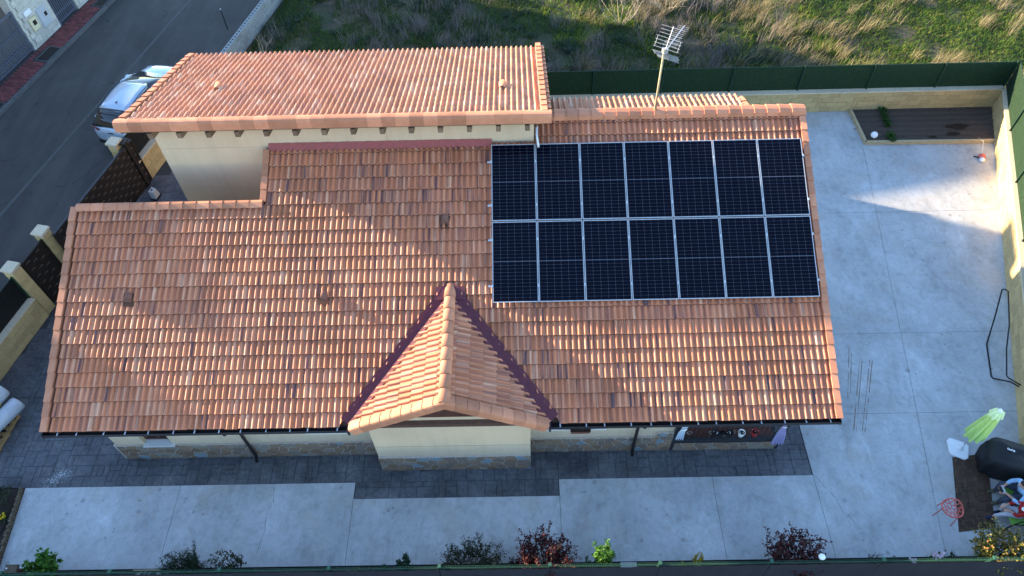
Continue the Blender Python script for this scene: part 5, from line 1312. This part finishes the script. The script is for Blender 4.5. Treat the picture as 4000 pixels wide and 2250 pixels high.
# ================================================================== PEOPLE
def skin(name, verts, edges, mat, parent, sub=2, smooth=True):
    # verts: (x,y,z,r[,r2])
    m = bpy.data.meshes.new(name); c = Vector(verts[0][:3]); m.from_pydata([(v[0]-c.x, v[1]-c.y, v[2]-c.z) for v in verts], edges, [])
    m.materials.append(mat); o = bpy.data.objects.new(name, m); put(o, parent, tuple(c))
    sk = o.modifiers.new('skin', 'SKIN'); sk.use_smooth_shade = True
    for i, v in enumerate(verts):
        d = m.skin_vertices[0].data[i]; d.radius = (v[3], v[4] if len(v) > 4 else v[3]); d.use_root = (i == 0)
    s_ = o.modifiers.new('sub', 'SUBSURF'); s_.levels = 1; s_.render_levels = sub
    return o
def chain(*p): return list(p)
def hand(parent, wrist, dirv, side, grip):
    d = Vector(dirv).normalized(); n_ = Vector((0, 0, 1)); s_ = d.cross(n_).normalized()*side; n_ = s_.cross(d)*side
    w_ = Vector(wrist); vs_ = [(*w_, .026, .020), (*(w_+d*.05), .038, .018), (*(w_+d*.085), .040, .017)]; ed = [(0, 1), (1, 2)]
    for k, (off, l_) in enumerate(((-.028, .075), (-.010, .085), (.009, .080), (.026, .062))):
        b_ = len(vs_); p = w_+d*.088+s_*off
        for j, f in enumerate((.35, .7, 1.0)):
            cu = grip*f*f*1.1; q_ = p+d*l_*f*math.cos(cu)-Vector((0, 0, 1))*l_*f*math.sin(cu); vs_.append((*q_, .0085 if j < 2 else .007, .0085 if j < 2 else .007))
        ed += [(2, b_), (b_, b_+1), (b_+1, b_+2)]
    b_ = len(vs_); p = w_+d*.03-s_*.03; vs_ += [(*p, .012, .012), (*(p+d*.03-s_*.025), .010, .010), (*(p+d*.06-s_*.028-Vector((0, 0, .01))), .008, .008)]; ed += [(1, b_), (b_, b_+1), (b_+1, b_+2)]
    return vs_, ed
def face(parent, c, look, s_=1.0):
    L = Vector(look).normalized(); side = L.cross(Vector((0, 0, 1))).normalized(); up = side.cross(L); c = Vector(c); e_ = MB()
    for s in (-1, 1): p = c+L*.088*s_+side*.032*s*s_+up*.005; e_.lathe([(.001, -.011), (.011, 0), (.001, .011)], p, 8)
    e_.build('eyes', M['black'], parent, True)
    q = MB(); a = c+L*.095*s_-up*.02; q.add([a+up*.035, a+side*.016-up*.012, a-side*.016-up*.012, a+L*.024-up*.008], [(0, 1, 3), (0, 3, 2), (1, 2, 3)]); q.build('nose', M['skin'], parent)
    q = MB(); q.tube([c+L*.085*s_-up*.055-side*.022, c+L*.092*s_-up*.057, c+L*.085*s_-up*.055+side*.022], .006, 5); q.build('mouth', M['red'], parent)
    for s in (-1, 1): q = MB(); q.lathe([(.001, -.03), (.014, -.01), (.016, .012), (.001, .03)], c+side*.078*s*s_-L*.005, 8); q.build('ear', M['skin'], parent, True)
def haircap(parent, c, look, mat, s_=1.0):
    L = Vector(look).normalized(); q = MB(); n_ = 18; c = Vector(c)
    for i in range(8):
        a = i/7*1.75
        for k in range(n_):
            b_ = 2*math.pi*k/n_; d = Vector((math.cos(b_)*math.sin(a), math.sin(b_)*math.sin(a), math.cos(a))); fr_ = max(0, d.dot(L)); zc = -.35 if fr_ < .3 else .25
            d2 = d if d.z > zc else Vector((d.x*.9, d.y*.9, zc)); r_ = (.107 if d.dot(L) < 0 else .100)*s_*(1+.05*math.sin(k*5+i*3)); q.v.append(tuple(c+Vector((d2.x*r_*.86, d2.y*r_*.95, d2.z*r_*1.12))))
    q.f = [(i*n_+k, i*n_+(k+1) % n_, (i+1)*n_+(k+1) % n_, (i+1)*n_+k) for i in range(7) for k in range(n_)]
    return q.build('hair', M[mat], parent, True)
# --- adult
p1 = thing('person', (24.1, -1.0, 0), 'seated person in a pale blue shirt and jeans holding a controller', 'person')
HIP, CH, NK, HD = (24.28, -1.02, .44), (24.16, -1.07, .74), (24.03, -1.08, .93), Vector((23.93, -1.08, 1.07))
SU, SL_ = (24.07, -.87, .87), (24.05, -1.29, .87); EU, EL = (23.98, -.80, .66), (23.93, -1.40, .66); HU, HL = (23.74, -.93, .66), (23.72, -1.13, .66)
KU, KL, FU, FL_ = (23.83, -.80, .50), (23.76, -1.20, .48), (23.86, -.81, .09), (23.80, -1.13, .09)
vs_ = [(*HIP, .13, .10), (*CH, .15, .11), (*NK, .055, .05), (HD.x+.02, HD.y, HD.z-.07, .06, .06), (HD.x, HD.y, HD.z, .088, .10), (HD.x, HD.y, HD.z+.07, .075, .08),
       (*SU, .055, .05), (*EU, .042, .04), (*HU, .028, .024), (*SL_, .055, .05), (*EL, .042, .04), (*HL, .028, .024),
       (24.26, -.92, .43, .085, .085), (*KU, .062, .062), (*FU, .042, .042), (24.26, -1.12, .43, .085, .085), (*KL, .062, .062), (*FL_, .042, .042)]
ed = [(0, 1), (1, 2), (2, 3), (3, 4), (4, 5), (1, 6), (6, 7), (7, 8), (1, 9), (9, 10), (10, 11), (0, 12), (12, 13), (13, 14), (0, 15), (15, 16), (16, 17)]
for wv, dv_, sd_, idx in ((HU, (-.9, -.3, .0), 1, 8), (HL, (-.9, .3, .0), -1, 11)):
    hv, he = hand(p1, wv, dv_, sd_, .9); b_ = len(vs_); vs_ += hv[1:]; m_ = lambda i: idx if i == 0 else b_+i-1; ed += [(m_(a), m_(c)) for a, c in he]
skin('body', vs_, ed, M['skin'], p1)
skin('shirt', [(24.25, -1.03, .50, .155, .13), (*CH, .175, .135), (24.06, -1.08, .86, .10, .09), (*SU, .074, .07), (*EU, .062, .058), (23.84, -.87, .655, .052, .05), (*SL_, .074, .07), (*EL, .062, .058), (23.80, -1.27, .655, .052, .05)],
     [(0, 1), (1, 2), (2, 3), (3, 4), (4, 5), (2, 6), (6, 7), (7, 8)], M['shirt'], p1)
skin('jeans', [(24.27, -1.02, .42, .15, .115), (24.20, -.90, .44, .098, .095), (*KU, .080, .078), (23.85, -.81, .28, .064, .066), (23.87, -.81, .11, .060, .062), (24.20, -1.13, .44, .098, .095), (*KL, .080, .078), (23.78, -1.16, .28, .064, .066), (23.81, -1.13, .11, .060, .062)],
     [(0, 1), (1, 2), (2, 3), (3, 4), (0, 5), (5, 6), (6, 7), (7, 8)], M['denim'], p1)
for f in (FU, FL_): skin('shoe', [(f[0]+.05, f[1], .055, .042, .045), (f[0]-.04, f[1]-.005, .055, .046, .040), (f[0]-.13, f[1]-.015, .045, .050, .030), (f[0]-.19, f[1]-.02, .038, .035, .022)], [(0, 1), (1, 2), (2, 3)], M['shoe'], p1)
haircap(p1, HD+Vector((.01, 0, .03)), (-1, 0, -.4), 'hair'); face(p1, HD, (-1, 0, -.35))
ctl = thing('remote_controller', (23.66, -1.03, .67), 'grey drone controller with phone held in both hands', 'controller')
q = MB(); q.obox((23.60, -1.10, .655), (.05, 0, .01), (0, .15, 0), (0, 0, .03)); q.build('screen', M['black'], ctl); q = MB(); q.obox((23.65, -1.13, .65), (.06, 0, 0), (0, .21, 0), (0, 0, .04)); q.build('grip', M['plasticgrey'], ctl, bevel=.012)
# --- child
p2 = thing('person', (23.95, -1.55, 0), 'seated smaller person in a red top and pale trousers with a lightning patch', 'person')
HD2 = Vector((23.97, -1.50, .93)); SU2, SL2 = (23.97, -1.40, .74), (23.93, -1.68, .74)
EU2, EL2, HU2, HL2 = (23.84, -1.33, .58), (23.80, -1.68, .57), (23.68, -1.37, .52), (23.72, -1.54, .53)
KU2, KL2, FU2, FL2 = (23.68, -1.34, .42), (23.66, -1.55, .40), (23.76, -1.36, .08), (23.50, -1.50, .08)
vs_ = [(24.05, -1.55, .40, .11, .085), (23.99, -1.54, .62, .12, .09), (23.97, -1.52, .80, .045, .042), (HD2.x, HD2.y, HD2.z-.06, .055, .055), (*HD2, .080, .09), (HD2.x, HD2.y, HD2.z+.06, .068, .07),
       (*SU2, .045, .042), (*EU2, .036, .034), (*HU2, .023, .02), (*SL2, .045, .042), (*EL2, .036, .034), (*HL2, .023, .02), (24.02, -1.46, .40, .068, .066), (*KU2, .05, .05), (*FU2, .035, .035), (24.02, -1.64, .40, .068, .066), (*KL2, .05, .05), (*FL2, .035, .035)]
ed = [(0, 1), (1, 2), (2, 3), (3, 4), (4, 5), (1, 6), (6, 7), (7, 8), (1, 9), (9, 10), (10, 11), (0, 12), (12, 13), (13, 14), (0, 15), (15, 16), (16, 17)]
for wv, dv_, sd_, idx in ((HU2, (-.9, -.3, -.1), 1, 8), (HL2, (-.9, .3, -.1), -1, 11)):
    hv, he = hand(p2, wv, dv_, sd_, .8); b_ = len(vs_); vs_ += hv[1:]; m_ = lambda i: idx if i == 0 else b_+i-1; ed += [(m_(a), m_(c)) for a, c in he]
skin('body', vs_, ed, M['skin'], p2)
skin('red_top', [(24.03, -1.55, .46, .135, .11), (23.99, -1.54, .62, .145, .115), (23.97, -1.53, .74, .085, .08), (*SU2, .062, .06), (*EU2, .052, .05), (23.74, -1.355, .545, .042, .042), (*SL2, .062, .06), (*EL2, .052, .05), (23.75, -1.585, .545, .042, .042)],
     [(0, 1), (1, 2), (2, 3), (3, 4), (4, 5), (2, 6), (6, 7), (7, 8)], M['red'], p2)
skin('trousers', [(24.05, -1.55, .39, .125, .10), (23.95, -1.45, .41, .080, .078), (*KU2, .068, .066), (23.73, -1.35, .24, .056, .056), (23.76, -1.36, .10, .052, .052), (23.95, -1.62, .40, .080, .078), (*KL2, .068, .066), (23.58, -1.52, .22, .056, .056), (23.53, -1.50, .10, .052, .052)],
     [(0, 1), (1, 2), (2, 3), (3, 4), (0, 5), (5, 6), (6, 7), (7, 8)], M['palecloth'], p2)
for f in (FU2, FL2): skin('shoe', [(f[0]+.04, f[1], .05, .036, .04), (f[0]-.04, f[1]-.005, .05, .040, .036), (f[0]-.11, f[1]-.012, .04, .042, .027), (f[0]-.16, f[1]-.015, .034, .028, .02)], [(0, 1), (1, 2), (2, 3)], M['navy'], p2)
haircap(p2, HD2+Vector((.01, 0, .02)), (-1, 0, -.3), 'hair', .9); face(p2, HD2, (-1, 0, -.3), .9)
q = MB(); pc0 = Vector((23.86, -1.60, .835)); u_, v_ = Vector((.85, .15, .25)).normalized(), Vector((-.15, .95, .1)).normalized()
q.add([pc0+u_*.06*math.cos(a)+v_*.055*math.sin(a) for a in [i*math.pi/3 for i in range(6)]], [(0, 1, 2, 3, 4, 5)]); q.build('white_patch', M['white'], p2)
q = MB(); zz = Vector((0, 0, .004)); q.add([pc0+zz+u_*.05+v_*.01, pc0+zz+u_*.0+v_*.022, pc0+zz+u_*.008+v_*.0, pc0+zz-u_*.05-v_*.01, pc0+zz+u_*.0-v_*.02, pc0+zz-u_*.004+v_*.002], [(0, 1, 2), (3, 4, 5)]); q.build('lightning_bolt', M['yellow'], p2)
# --- green sling seats
def sling(label, c, w_):
    t = thing('sling_chair', c, label, 'chair', 'green sling chairs'); c = Vector(c)
    prof = [(-.26, .36), (-.05, .33), (.18, .32), (.30, .45), (.42, .75), (.48, .92)]
    q = MB()
    for x, z in prof: q.v += [(c.x+x, c.y-w_/2, z), (c.x+x, c.y+w_/2, z)]
    q.f = [(2*i, 2*i+1, 2*i+3, 2*i+2) for i in range(5)]; q.build('sling', M['greenseat'], t, True)
    for s_ in (-1, 1):
        y = c.y+s_*w_/2; q = MB(); q.tube([(c.x+x, y, z) for x, z in prof], .014, 6); q.build('side_tube', M['black'], t, True)
        q = MB(); q.tube([(c.x-.30, y, .0), (c.x-.20, y, .35), (c.x-.12, y, .54), (c.x+.33, y, .56)], .018, 6); q.build('arm_leg', M['black'], t, True)
        q = MB(); q.tube([(c.x+.45, y, .0), (c.x+.10, y, .34)], .014, 6); q.build('leg', M['black'], t)
    return t
sling('green sling chair under the person in the pale blue shirt', (24.18, -1.03, 0), .54); sling('green sling chair with black arms under the person in red', (23.97, -1.60, 0), .44)

# ================================================================== FRONT BORDER
bd = MB(); bd.prism([(-6, -2.99), (24.2, -2.99), (24.2, -2.465), (-6, -2.465)], -.07, -.03); bd = tag(bd.build('border_soil', M['soil']), kind='structure')
q = MB(); r_ = np.random.default_rng(5)
for k in range(1600):
    x, y = r_.uniform(-1.5, 24), r_.uniform(-2.97, -2.48); a, s_ = r_.uniform(0, 6.28), r_.uniform(.012, .028)
    q.add([(x+s_*math.cos(a), y+s_*math.sin(a), -.028), (x+s_*math.cos(a+2.1), y+s_*math.sin(a+2.1), -.026), (x+s_*math.cos(a+4.2), y+s_*math.sin(a+4.2), -.026), (x, y, -.012+s_*.3)], [(0, 1, 3), (1, 2, 3), (2, 0, 3)], r_.random())
q.build('bark_chips', M['log'], bd, kind='stuff')
ed_ = MB(); ed_.box(-1.6, -2.475, -.05, 24.1, -2.462, .03); tag(ed_.build('border_edging', M['black']), 'thin black plastic edging between concrete and front border', 'edging')
for k, (x0, x1) in enumerate(((1.8, 3.1),)):
    pbx = thing('pebble_strip', ((x0+x1)/2, -2.6, 0), 'strip of pale pebbles in the front border near the left', 'pebbles')
    strip((x0, -2.50), (x1, -2.50), .05, .03, 'edging', 'trimbeige', pbx); q = MB()
    for i in range(90):
        s_ = random.uniform(.02, .055); q.lathe([(s_*.6, 0), (s_, s_*.35), (s_*.7, s_*.75), (.001, s_*.9)], (random.uniform(x0, x1), random.uniform(-2.85, -2.54), -.03), 7)
    tag(q.build('pebble', M['pebble'], pbx, True), kind='stuff')
q = MB(); q.box(13.95, -2.90, -.04, 14.35, -2.47, .02); tag(q.build('stepping_slab', M['concrete']), 'small concrete slab in the border right of the upright green shrub', 'slab')
YB = -2.66
shrub('leafy_shrub', 'broad-leaved green shrub at the bottom left by the wooden post', (-.10, YB, 0), 1.10, .46, 'bright', 12, 700, .12, .10, .6, lean=(.05, .08))
shrub('rosemary_bush', 'dark green needle-leaved bush, low and dense, in the front border', (3.30, YB, 0), .85, .66, 'dark', 40, 7000, .065, .016, .5, tip=.1)
shrub('small_shrub', 'thin olive-leaved shrub right of the rosemary', (4.45, YB, 0), 1.10, .50, 'olive', 11, 1000, .065, .045, .7)
shrub('rose_sapling', 'slender green rose with few leaves in the middle of the border', (8.72, YB, 0), 1.1, .22, 'dark', 5, 260, .10, .08, .9)
shrub('rose_sapling', 'short green rose left of the taller slender one', (8.15, YB, 0), .50, .14, 'leaf', 4, 90, .07, .05, .8)
shrub('ground_plant', 'small reddish ground plant under the front fence', (7.35, YB-.05, 0), .28, .28, 'varie', 6, 110, .05, .03, .2, 'plant')
shrub('twiggy_shrub', 'loose twiggy olive-green shrub left of the red shrub', (10.30, YB, 0), 1.10, .85, 'olive', 34, 6500, .050, .030, .35, tip=.3)
shrub('red_shrub', 'dense dark red shrub in the middle of the front border', (12.08, YB, 0), 1.25, .86, 'red', 30, 3000, .095, .040, .5, lean=(.05, .15))
shrub('red_shrub', 'small dark red offshoot at the left of the middle red shrub', (11.42, YB, 0), .72, .30, 'red', 6, 220, .08, .033, .4)
shrub('upright_shrub', 'tall bright green upright shrub right of the middle red shrub', (13.48, YB, 0), 1.65, .26, 'bright', 12, 1300, .085, .04, 1.0, lean=(-.04, .1))
shrub('upright_shrub', 'small green shrub just left of the tall upright one', (13.12, YB, 0), .85, .12, 'leaf', 4, 130, .06, .035, 1.0)
shrub('yellow_sprig', 'thin yellow-leaved sprig standing alone in the border', (15.72, YB, 0), 1.3, .13, 'yellow', 5, 340, .05, .03, 1.0)
shrub('yellow_sprig', 'low yellow-leaved clump at the foot of the thin sprig', (15.45, YB-.03, 0), .40, .18, 'yellow', 5, 140, .05, .03, .4)
shrub('red_shrub', 'dense dark red shrub in the right half of the front border', (18.02, YB, 0), 1.22, .76, 'red', 26, 2600, .095, .040, .5, lean=(.05, .12))
shrub('red_shrub', 'low dark red shrub next to the white globe by the fence', (18.85, YB, 0), .70, .22, 'red', 6, 200, .08, .033, .4)
shrub('grassy_clump', 'wispy green clump between the red shrub and the pale flowers', (20.05, YB, 0), .75, .22, 'olive', 8, 190, .07, .012, .8, 'plant')
shrub('grassy_clump', 'low sprawling green clump right of the wispy one', (20.55, YB, 0), .42, .25, 'leaf', 6, 150, .06, .03, .4, 'plant')
shrub('pale_rose', 'pale pink flowering rose in the right of the border', (21.42, YB, 0), .85, .16, 'leaf', 5, 120, .06, .04, .9, flowers=('pink', 12, .05))
shrub('pale_rose', 'low pale pink flowering rose left of the taller one', (20.95, YB, 0), .48, .13, 'leaf', 4, 80, .05, .035, .8, flowers=('pink', 6, .045))
shrub('green_mound', 'low dark green plant at the foot of the variegated shrub', (21.95, YB, 0), .45, .28, 'dark', 7, 260, .06, .035, .3, 'plant')
shrub('variegated_shrub', 'large yellow and red variegated shrub at the bottom right corner', (22.95, YB+.05, 0), 1.15, .85, 'varie', 32, 3800, .075, .045, .5, lean=(.05, .08))
wp = thing('wooden_post', (-.75, -2.7, 0), 'weathered wooden post with a flat square top at the bottom left', 'post')
q = MB(); q.tube([(-.28, -2.80, .1), (-.52, -2.70, .88)], .045, 10); q.build('shaft', M['woodframe'], wp)
q = MB(); q.box(-.86, -2.78, .86, -.55, -2.58, .93); q.build('flat_top', M['log'], wp, bevel=.012); q = MB(); q.lathe([(.02, .93), (.022, .945), (.001, .955)], (-.80, -2.68, 0), 10); q.build('lens', M['white'], wp)

# ================================================================== LEFT BED WITH LOG EDGING
lb = MB(); lb.prism([(-6, -2.465), (-1.75, -2.465), (-1.95, -.30), (-6, -.30)], -.07, -.01); tag(lb.build('left_bed', M['soil']), kind='structure')
le = thing('log_edging', (-1.8, -1.3, 0), 'row of short round logs edging the left bed', 'edging')
for k in range(29):
    u = k/28; x, y = -1.88+u*.20, -.34-u*2.06; h = random.uniform(.10, .16); q = MB(); q.tube([(x, y, -.02), (x, y, h)], .038, 9); q.build('log', M['log'], le)
shrub('bed_shrub', 'dark spindly shrub in the left bed', (-2.25, -.62, 0), .62, .42, 'dark', 12, 520, .06, .03, .4, group='plants in the left bed')
shrub('bed_flowers', 'clump of yellow flowers in the left bed', (-2.05, -1.12, 0), .22, .20, 'leaf', 7, 130, .06, .02, .4, 'flowers', 'plants in the left bed', flowers=('gold', 11, .042))
q = MB(); q.tube([(-1.98, -.80, .02), (-1.92, -1.1, .015), (-1.98, -1.45, .02), (-2.10, -1.75, .02)], .010, 6); tag(q.build('drip_hose', M['black'], None, True), 'thin black drip hose in the left bed', 'hose')
def spill(n_, cx, cy, sx_, sy_, rot):
    q = MB(); r_ = np.random.default_rng(n_)
    for k in range(n_):
        a, b_ = r_.normal(0, sx_), r_.normal(0, sy_); x, y = cx+a*math.cos(rot)-b_*math.sin(rot), cy+a*math.sin(rot)+b_*math.cos(rot)-.9*a*a; s_ = r_.uniform(.003, .010); t_ = r_.uniform(0, 6.28)
        q.add([(x+s_*math.cos(t_+i*1.571), y+s_*math.sin(t_+i*1.571)*.7, .0008+.0005*(k % 3)) for i in range(4)], [(0, 1, 2, 3)])
    return q
tag(spill(420, -1.05, .02, .20, .10, .75).build('white_powder', M['white']), kind='stuff'); tag(spill(120, -1.55, -.62, .10, .08, .9).build('white_powder', M['white']), kind='stuff')

# ================================================================== FIELD
def fz(x, y): return .06*math.sin(x*.7+1)*math.sin(y*.9)+.05*math.sin(x*1.9+y*1.3)+.03*math.sin(x*3.1-y*2.3)-.02
fd = MB(); NX, NY = 150, 70
for j in range(NY+1):
    for i in range(NX+1):
        x = -2+i*62/NX; y = 14.9+j*45/NY; x = max(x, KO.x+(y-KO.y)*.2298+(FWT)/.9746+.02-.0); fd.v.append((x, y, fz(x, y)-.02))
fd.f = [(j*(NX+1)+i, j*(NX+1)+i+1, (j+1)*(NX+1)+i+1, (j+1)*(NX+1)+i) for j in range(NY) for i in range(NX)]
def fieldmat():
    m, n, b = newmat('field_soil'); p = posn(n); a = noise(n, p, .6, 6, .65); c = noise(n, p, 9, 6, .7)
    col = ramp(n, a, [(.3, (.085, .05, .032)), (.5, (.035, .04, .015)), (.7, (.04, .05, .018))]); col = mix(n, 1, col, ramp(n, c, [(.3, (.55,)*3), (.7, (1.4,)*3)]), 'MULTIPLY')
    n.links.new(col, b.inputs['Base Color']); b.inputs['Roughness'].default_value = 1; bump(n, b, c, .8, .05); return m
field = tag(fd.build('field', fieldmat(), None, True), kind='structure')
def vnoise(x, y, f, s):
    return (np.sin(x*f+s)*np.sin(y*f*1.13+s*2.1)+.6*np.sin(x*f*2.3+1.7*s+y*f*.7)+.4*np.sin(y*f*3.1-x*f*1.9+s))/2
def blades(name, X, Y, H, Wd, lean_x, lean_y, mat, rnd, curl=.35):
    n_ = len(X); Z = np.array([fz(a, b_) for a, b_ in zip(X, Y)])-.02; th = rng.uniform(0, 2*np.pi, n_); ox, oy = np.cos(th)*Wd, np.sin(th)*Wd
    mx, my = lean_x*H*.35, lean_y*H*.35; tx, ty = lean_x*H, lean_y*H; V = np.zeros((n_, 5, 3))
    V[:, 0] = np.stack([X-ox, Y-oy, Z], 1); V[:, 1] = np.stack([X+ox, Y+oy, Z], 1); V[:, 2] = np.stack([X+mx+ox*.8, Y+my+oy*.8, Z+H*.55], 1); V[:, 3] = np.stack([X+mx-ox*.8, Y+my-oy*.8, Z+H*.55], 1); V[:, 4] = np.stack([X+tx, Y+ty, Z+H*(1-.3*curl)], 1)
    m = bpy.data.meshes.new(name); c = np.array([X.mean(), Y.mean(), 0]); i = np.arange(n_)*5
    f1 = np.stack([i, i+1, i+2, i+3], 1).tolist(); f2 = np.stack([i+3, i+2, i+4], 1).tolist(); m.from_pydata((V-c).reshape(-1, 3).tolist(), [], f1+f2)
    a = m.attributes.new('rnd', 'FLOAT', 'POINT'); a.data.foreach_set('value', np.repeat(rnd, 5).astype(np.float32)); m.materials.append(mat)
    o = bpy.data.objects.new(name, m); put(o, None, tuple(c)); o['kind'] = 'stuff'; return o
def inreg(x, y): return (x > KO.x+(y-KO.y)*.2298+FWT/.9746+.15) & (y > 15.0) & (y < 27)
def pts_(n_, x0=-1, x1=39, y0=14.95, y1=26):
    X, Y = rng.uniform(x0, x1, n_), rng.uniform(y0, y1, n_); k = inreg(X, Y); return X[k], Y[k]
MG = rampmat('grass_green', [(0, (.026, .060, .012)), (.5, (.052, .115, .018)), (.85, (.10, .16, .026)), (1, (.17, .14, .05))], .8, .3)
MY = rampmat('grass_sun_tint', [(0, (.08, .18, .018)), (.5, (.18, .30, .03)), (.85, (.34, .35, .035)), (1, (.38, .26, .09))], .8, .3)  # bright meadow grass with sunlight put into its colour
MD = rampmat('grass_dry', [(0, (.14, .115, .06)), (.5, (.25, .205, .11)), (1, (.38, .31, .18))], .9, .2)
ML = rampmat('stalk_grey', [(0, (.10, .088, .085)), (.5, (.17, .145, .14)), (1, (.25, .215, .20))], .9, .1)
MS = rampmat('sage_leaf', [(0, (.03, .05, .032)), (.6, (.06, .085, .055)), (1, (.10, .125, .085))], .9, .1)
X, Y = pts_(110000); k = vnoise(X, Y, .9, 2) > -.55-.3*(X > 24); X, Y = X[k], Y[k]; n_ = len(X)
blades('short_grass', X, Y, rng.uniform(.06, .26, n_), rng.uniform(.008, .016, n_), rng.normal(.15, .5, n_), rng.normal(0, .5, n_), MG, rng.random(n_))
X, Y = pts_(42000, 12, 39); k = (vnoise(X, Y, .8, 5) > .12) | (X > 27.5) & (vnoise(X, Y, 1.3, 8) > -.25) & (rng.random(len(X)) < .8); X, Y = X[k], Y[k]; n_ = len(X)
blades('sun_tinted_grass', X, Y, np.where(X > 27, rng.uniform(.04, .14, n_), rng.uniform(.08, .36, n_)), rng.uniform(.006, .011, n_), rng.normal(.25, .4, n_), rng.normal(0, .4, n_), MY, rng.random(n_))
# dry tussocks, leaning right
cx, cy = rng.uniform(14, 34, 460), rng.uniform(15.05, 25.5, 460); d_ = vnoise(cx, cy, .55, 1) > -.15; cx, cy = cx[d_], cy[d_]
X = (cx[:, None]+rng.normal(0, .16, (len(cx), 34))).ravel(); Y = (cy[:, None]+rng.normal(0, .13, (len(cx), 34))).ravel(); k = inreg(X, Y); X, Y = X[k], Y[k]; n_ = len(X)
blades('dry_grass', X, Y, rng.uniform(.3, .85, n_), rng.uniform(.004, .007, n_), rng.normal(.45, .3, n_), rng.normal(.05, .3, n_), MD, rng.random(n_))
# grey dead stalks on the left half
cx, cy = rng.uniform(.5, 24, 560), rng.uniform(15.05, 25.5, 560); d_ = vnoise(cx, cy, .6, 3) > -.1; cx, cy = cx[d_], cy[d_]
X = (cx[:, None]+rng.normal(0, .20, (len(cx), 26))).ravel(); Y = (cy[:, None]+rng.normal(0, .15, (len(cx), 26))).ravel(); k = inreg(X, Y); X, Y = X[k], Y[k]; n_ = len(X)
ln = np.repeat(rng.normal(0, .3, len(cx)), 26)[k]
blades('dead_stalks', X, Y, rng.uniform(.35, .95, n_), rng.uniform(.005, .010, n_), ln+rng.normal(0, .22, n_), rng.normal(.05, .2, n_), ML, rng.random(n_), .1)
cx, cy = rng.uniform(.5, 26, 210), rng.uniform(15.05, 25.5, 210)
X = (cx[:, None]+rng.normal(0, .14, (len(cx), 60))).ravel(); Y = (cy[:, None]+rng.normal(0, .12, (len(cx), 60))).ravel(); k = inreg(X, Y); X, Y = X[k], Y[k]; n_ = len(X)
blades('sage_weeds', X, Y, rng.uniform(.08, .32, n_), rng.uniform(.012, .025, n_), rng.normal(0, .7, n_), rng.normal(0, .7, n_), MS, rng.random(n_))
def bareshrub(label, loc, h, r, n_, seed):
    random.seed(seed); loc = Vector(loc); t = thing('bare_shrub', loc, label, 'shrub', 'leafless shrubs in the field'); q = MB()
    def grow(p, d, l_, rad, dep):
        pts2 = [p]; 
        for i in range(3): d = (d+rv()*.22+Vector((0, 0, .06))).normalized(); pts2.append(pts2[-1]+d*l_/3)
        q.tube(pts2, [rad, rad*.85, rad*.7, rad*.55], 5)
        if dep:
            for k in range(3): grow(pts2[random.choice((1, 2, 3))], (d+rv()*.75).normalized(), l_*.62, rad*.5, dep-1)
    for k in range(n_):
        a = 6.28*k/n_+random.random(); grow(loc+Vector((math.cos(a)*.06, math.sin(a)*.06, 0)), Vector((math.cos(a)*r, math.sin(a)*r*.6, 1)).normalized(), h*.55, .016, 2)
    q.build('branches', M['drybark'], t); return t
bareshrub('pale leafless shrub in the sunny field above the aerial', (16.3, 20.75, 0), 1.9, .8, 9, 21); bareshrub('pale leafless shrub at the top edge right of the first', (18.4, 21.6, 0), 1.7, 1.0, 8, 22)
bareshrub('grey leafless sapling at the foot of the grey block wall', (.75, 19.2, 0), 1.1, .3, 3, 23); random.seed(11)
# unseen houses added across the street, shaped to cast the roof and yard shadows
sy = lambda yp: (yp-16.26)/1.0535
add_shade_house('added low house across the street outside the left edge, shading the front yard', sy(-9), sy(8.6), -10, -4, 6.0, 8.70, 3, 2.2)
add_shade_house('added taller hipped house across the street outside the left edge, shading the roof', sy(8.4), sy(16.9), -10.2, -3.8, 8.6, 10.42, 3.1, 2.9)
n2 = add_shade_house('added three-storey house across the street beyond the top left corner, shading the yard', sy(22.6), sy(31.0), -8.6, -5.8, 9.35, 11.5, 4.0, 4.2)
add_shade_house('added single-storey house across the street between the two taller ones, shading the street', sy(17.4), sy(20.4), -9.5, -4.5, 3.6, 4.8)
q = MB(); q.obox(st(sy(20.75), -8.2, 0), KD*1.95, KN*2.2, (0, 0, 11.6)); q.build('shade_tower', M['render'], n2)  # unseen tower, added to block sun and shape the yard shadow
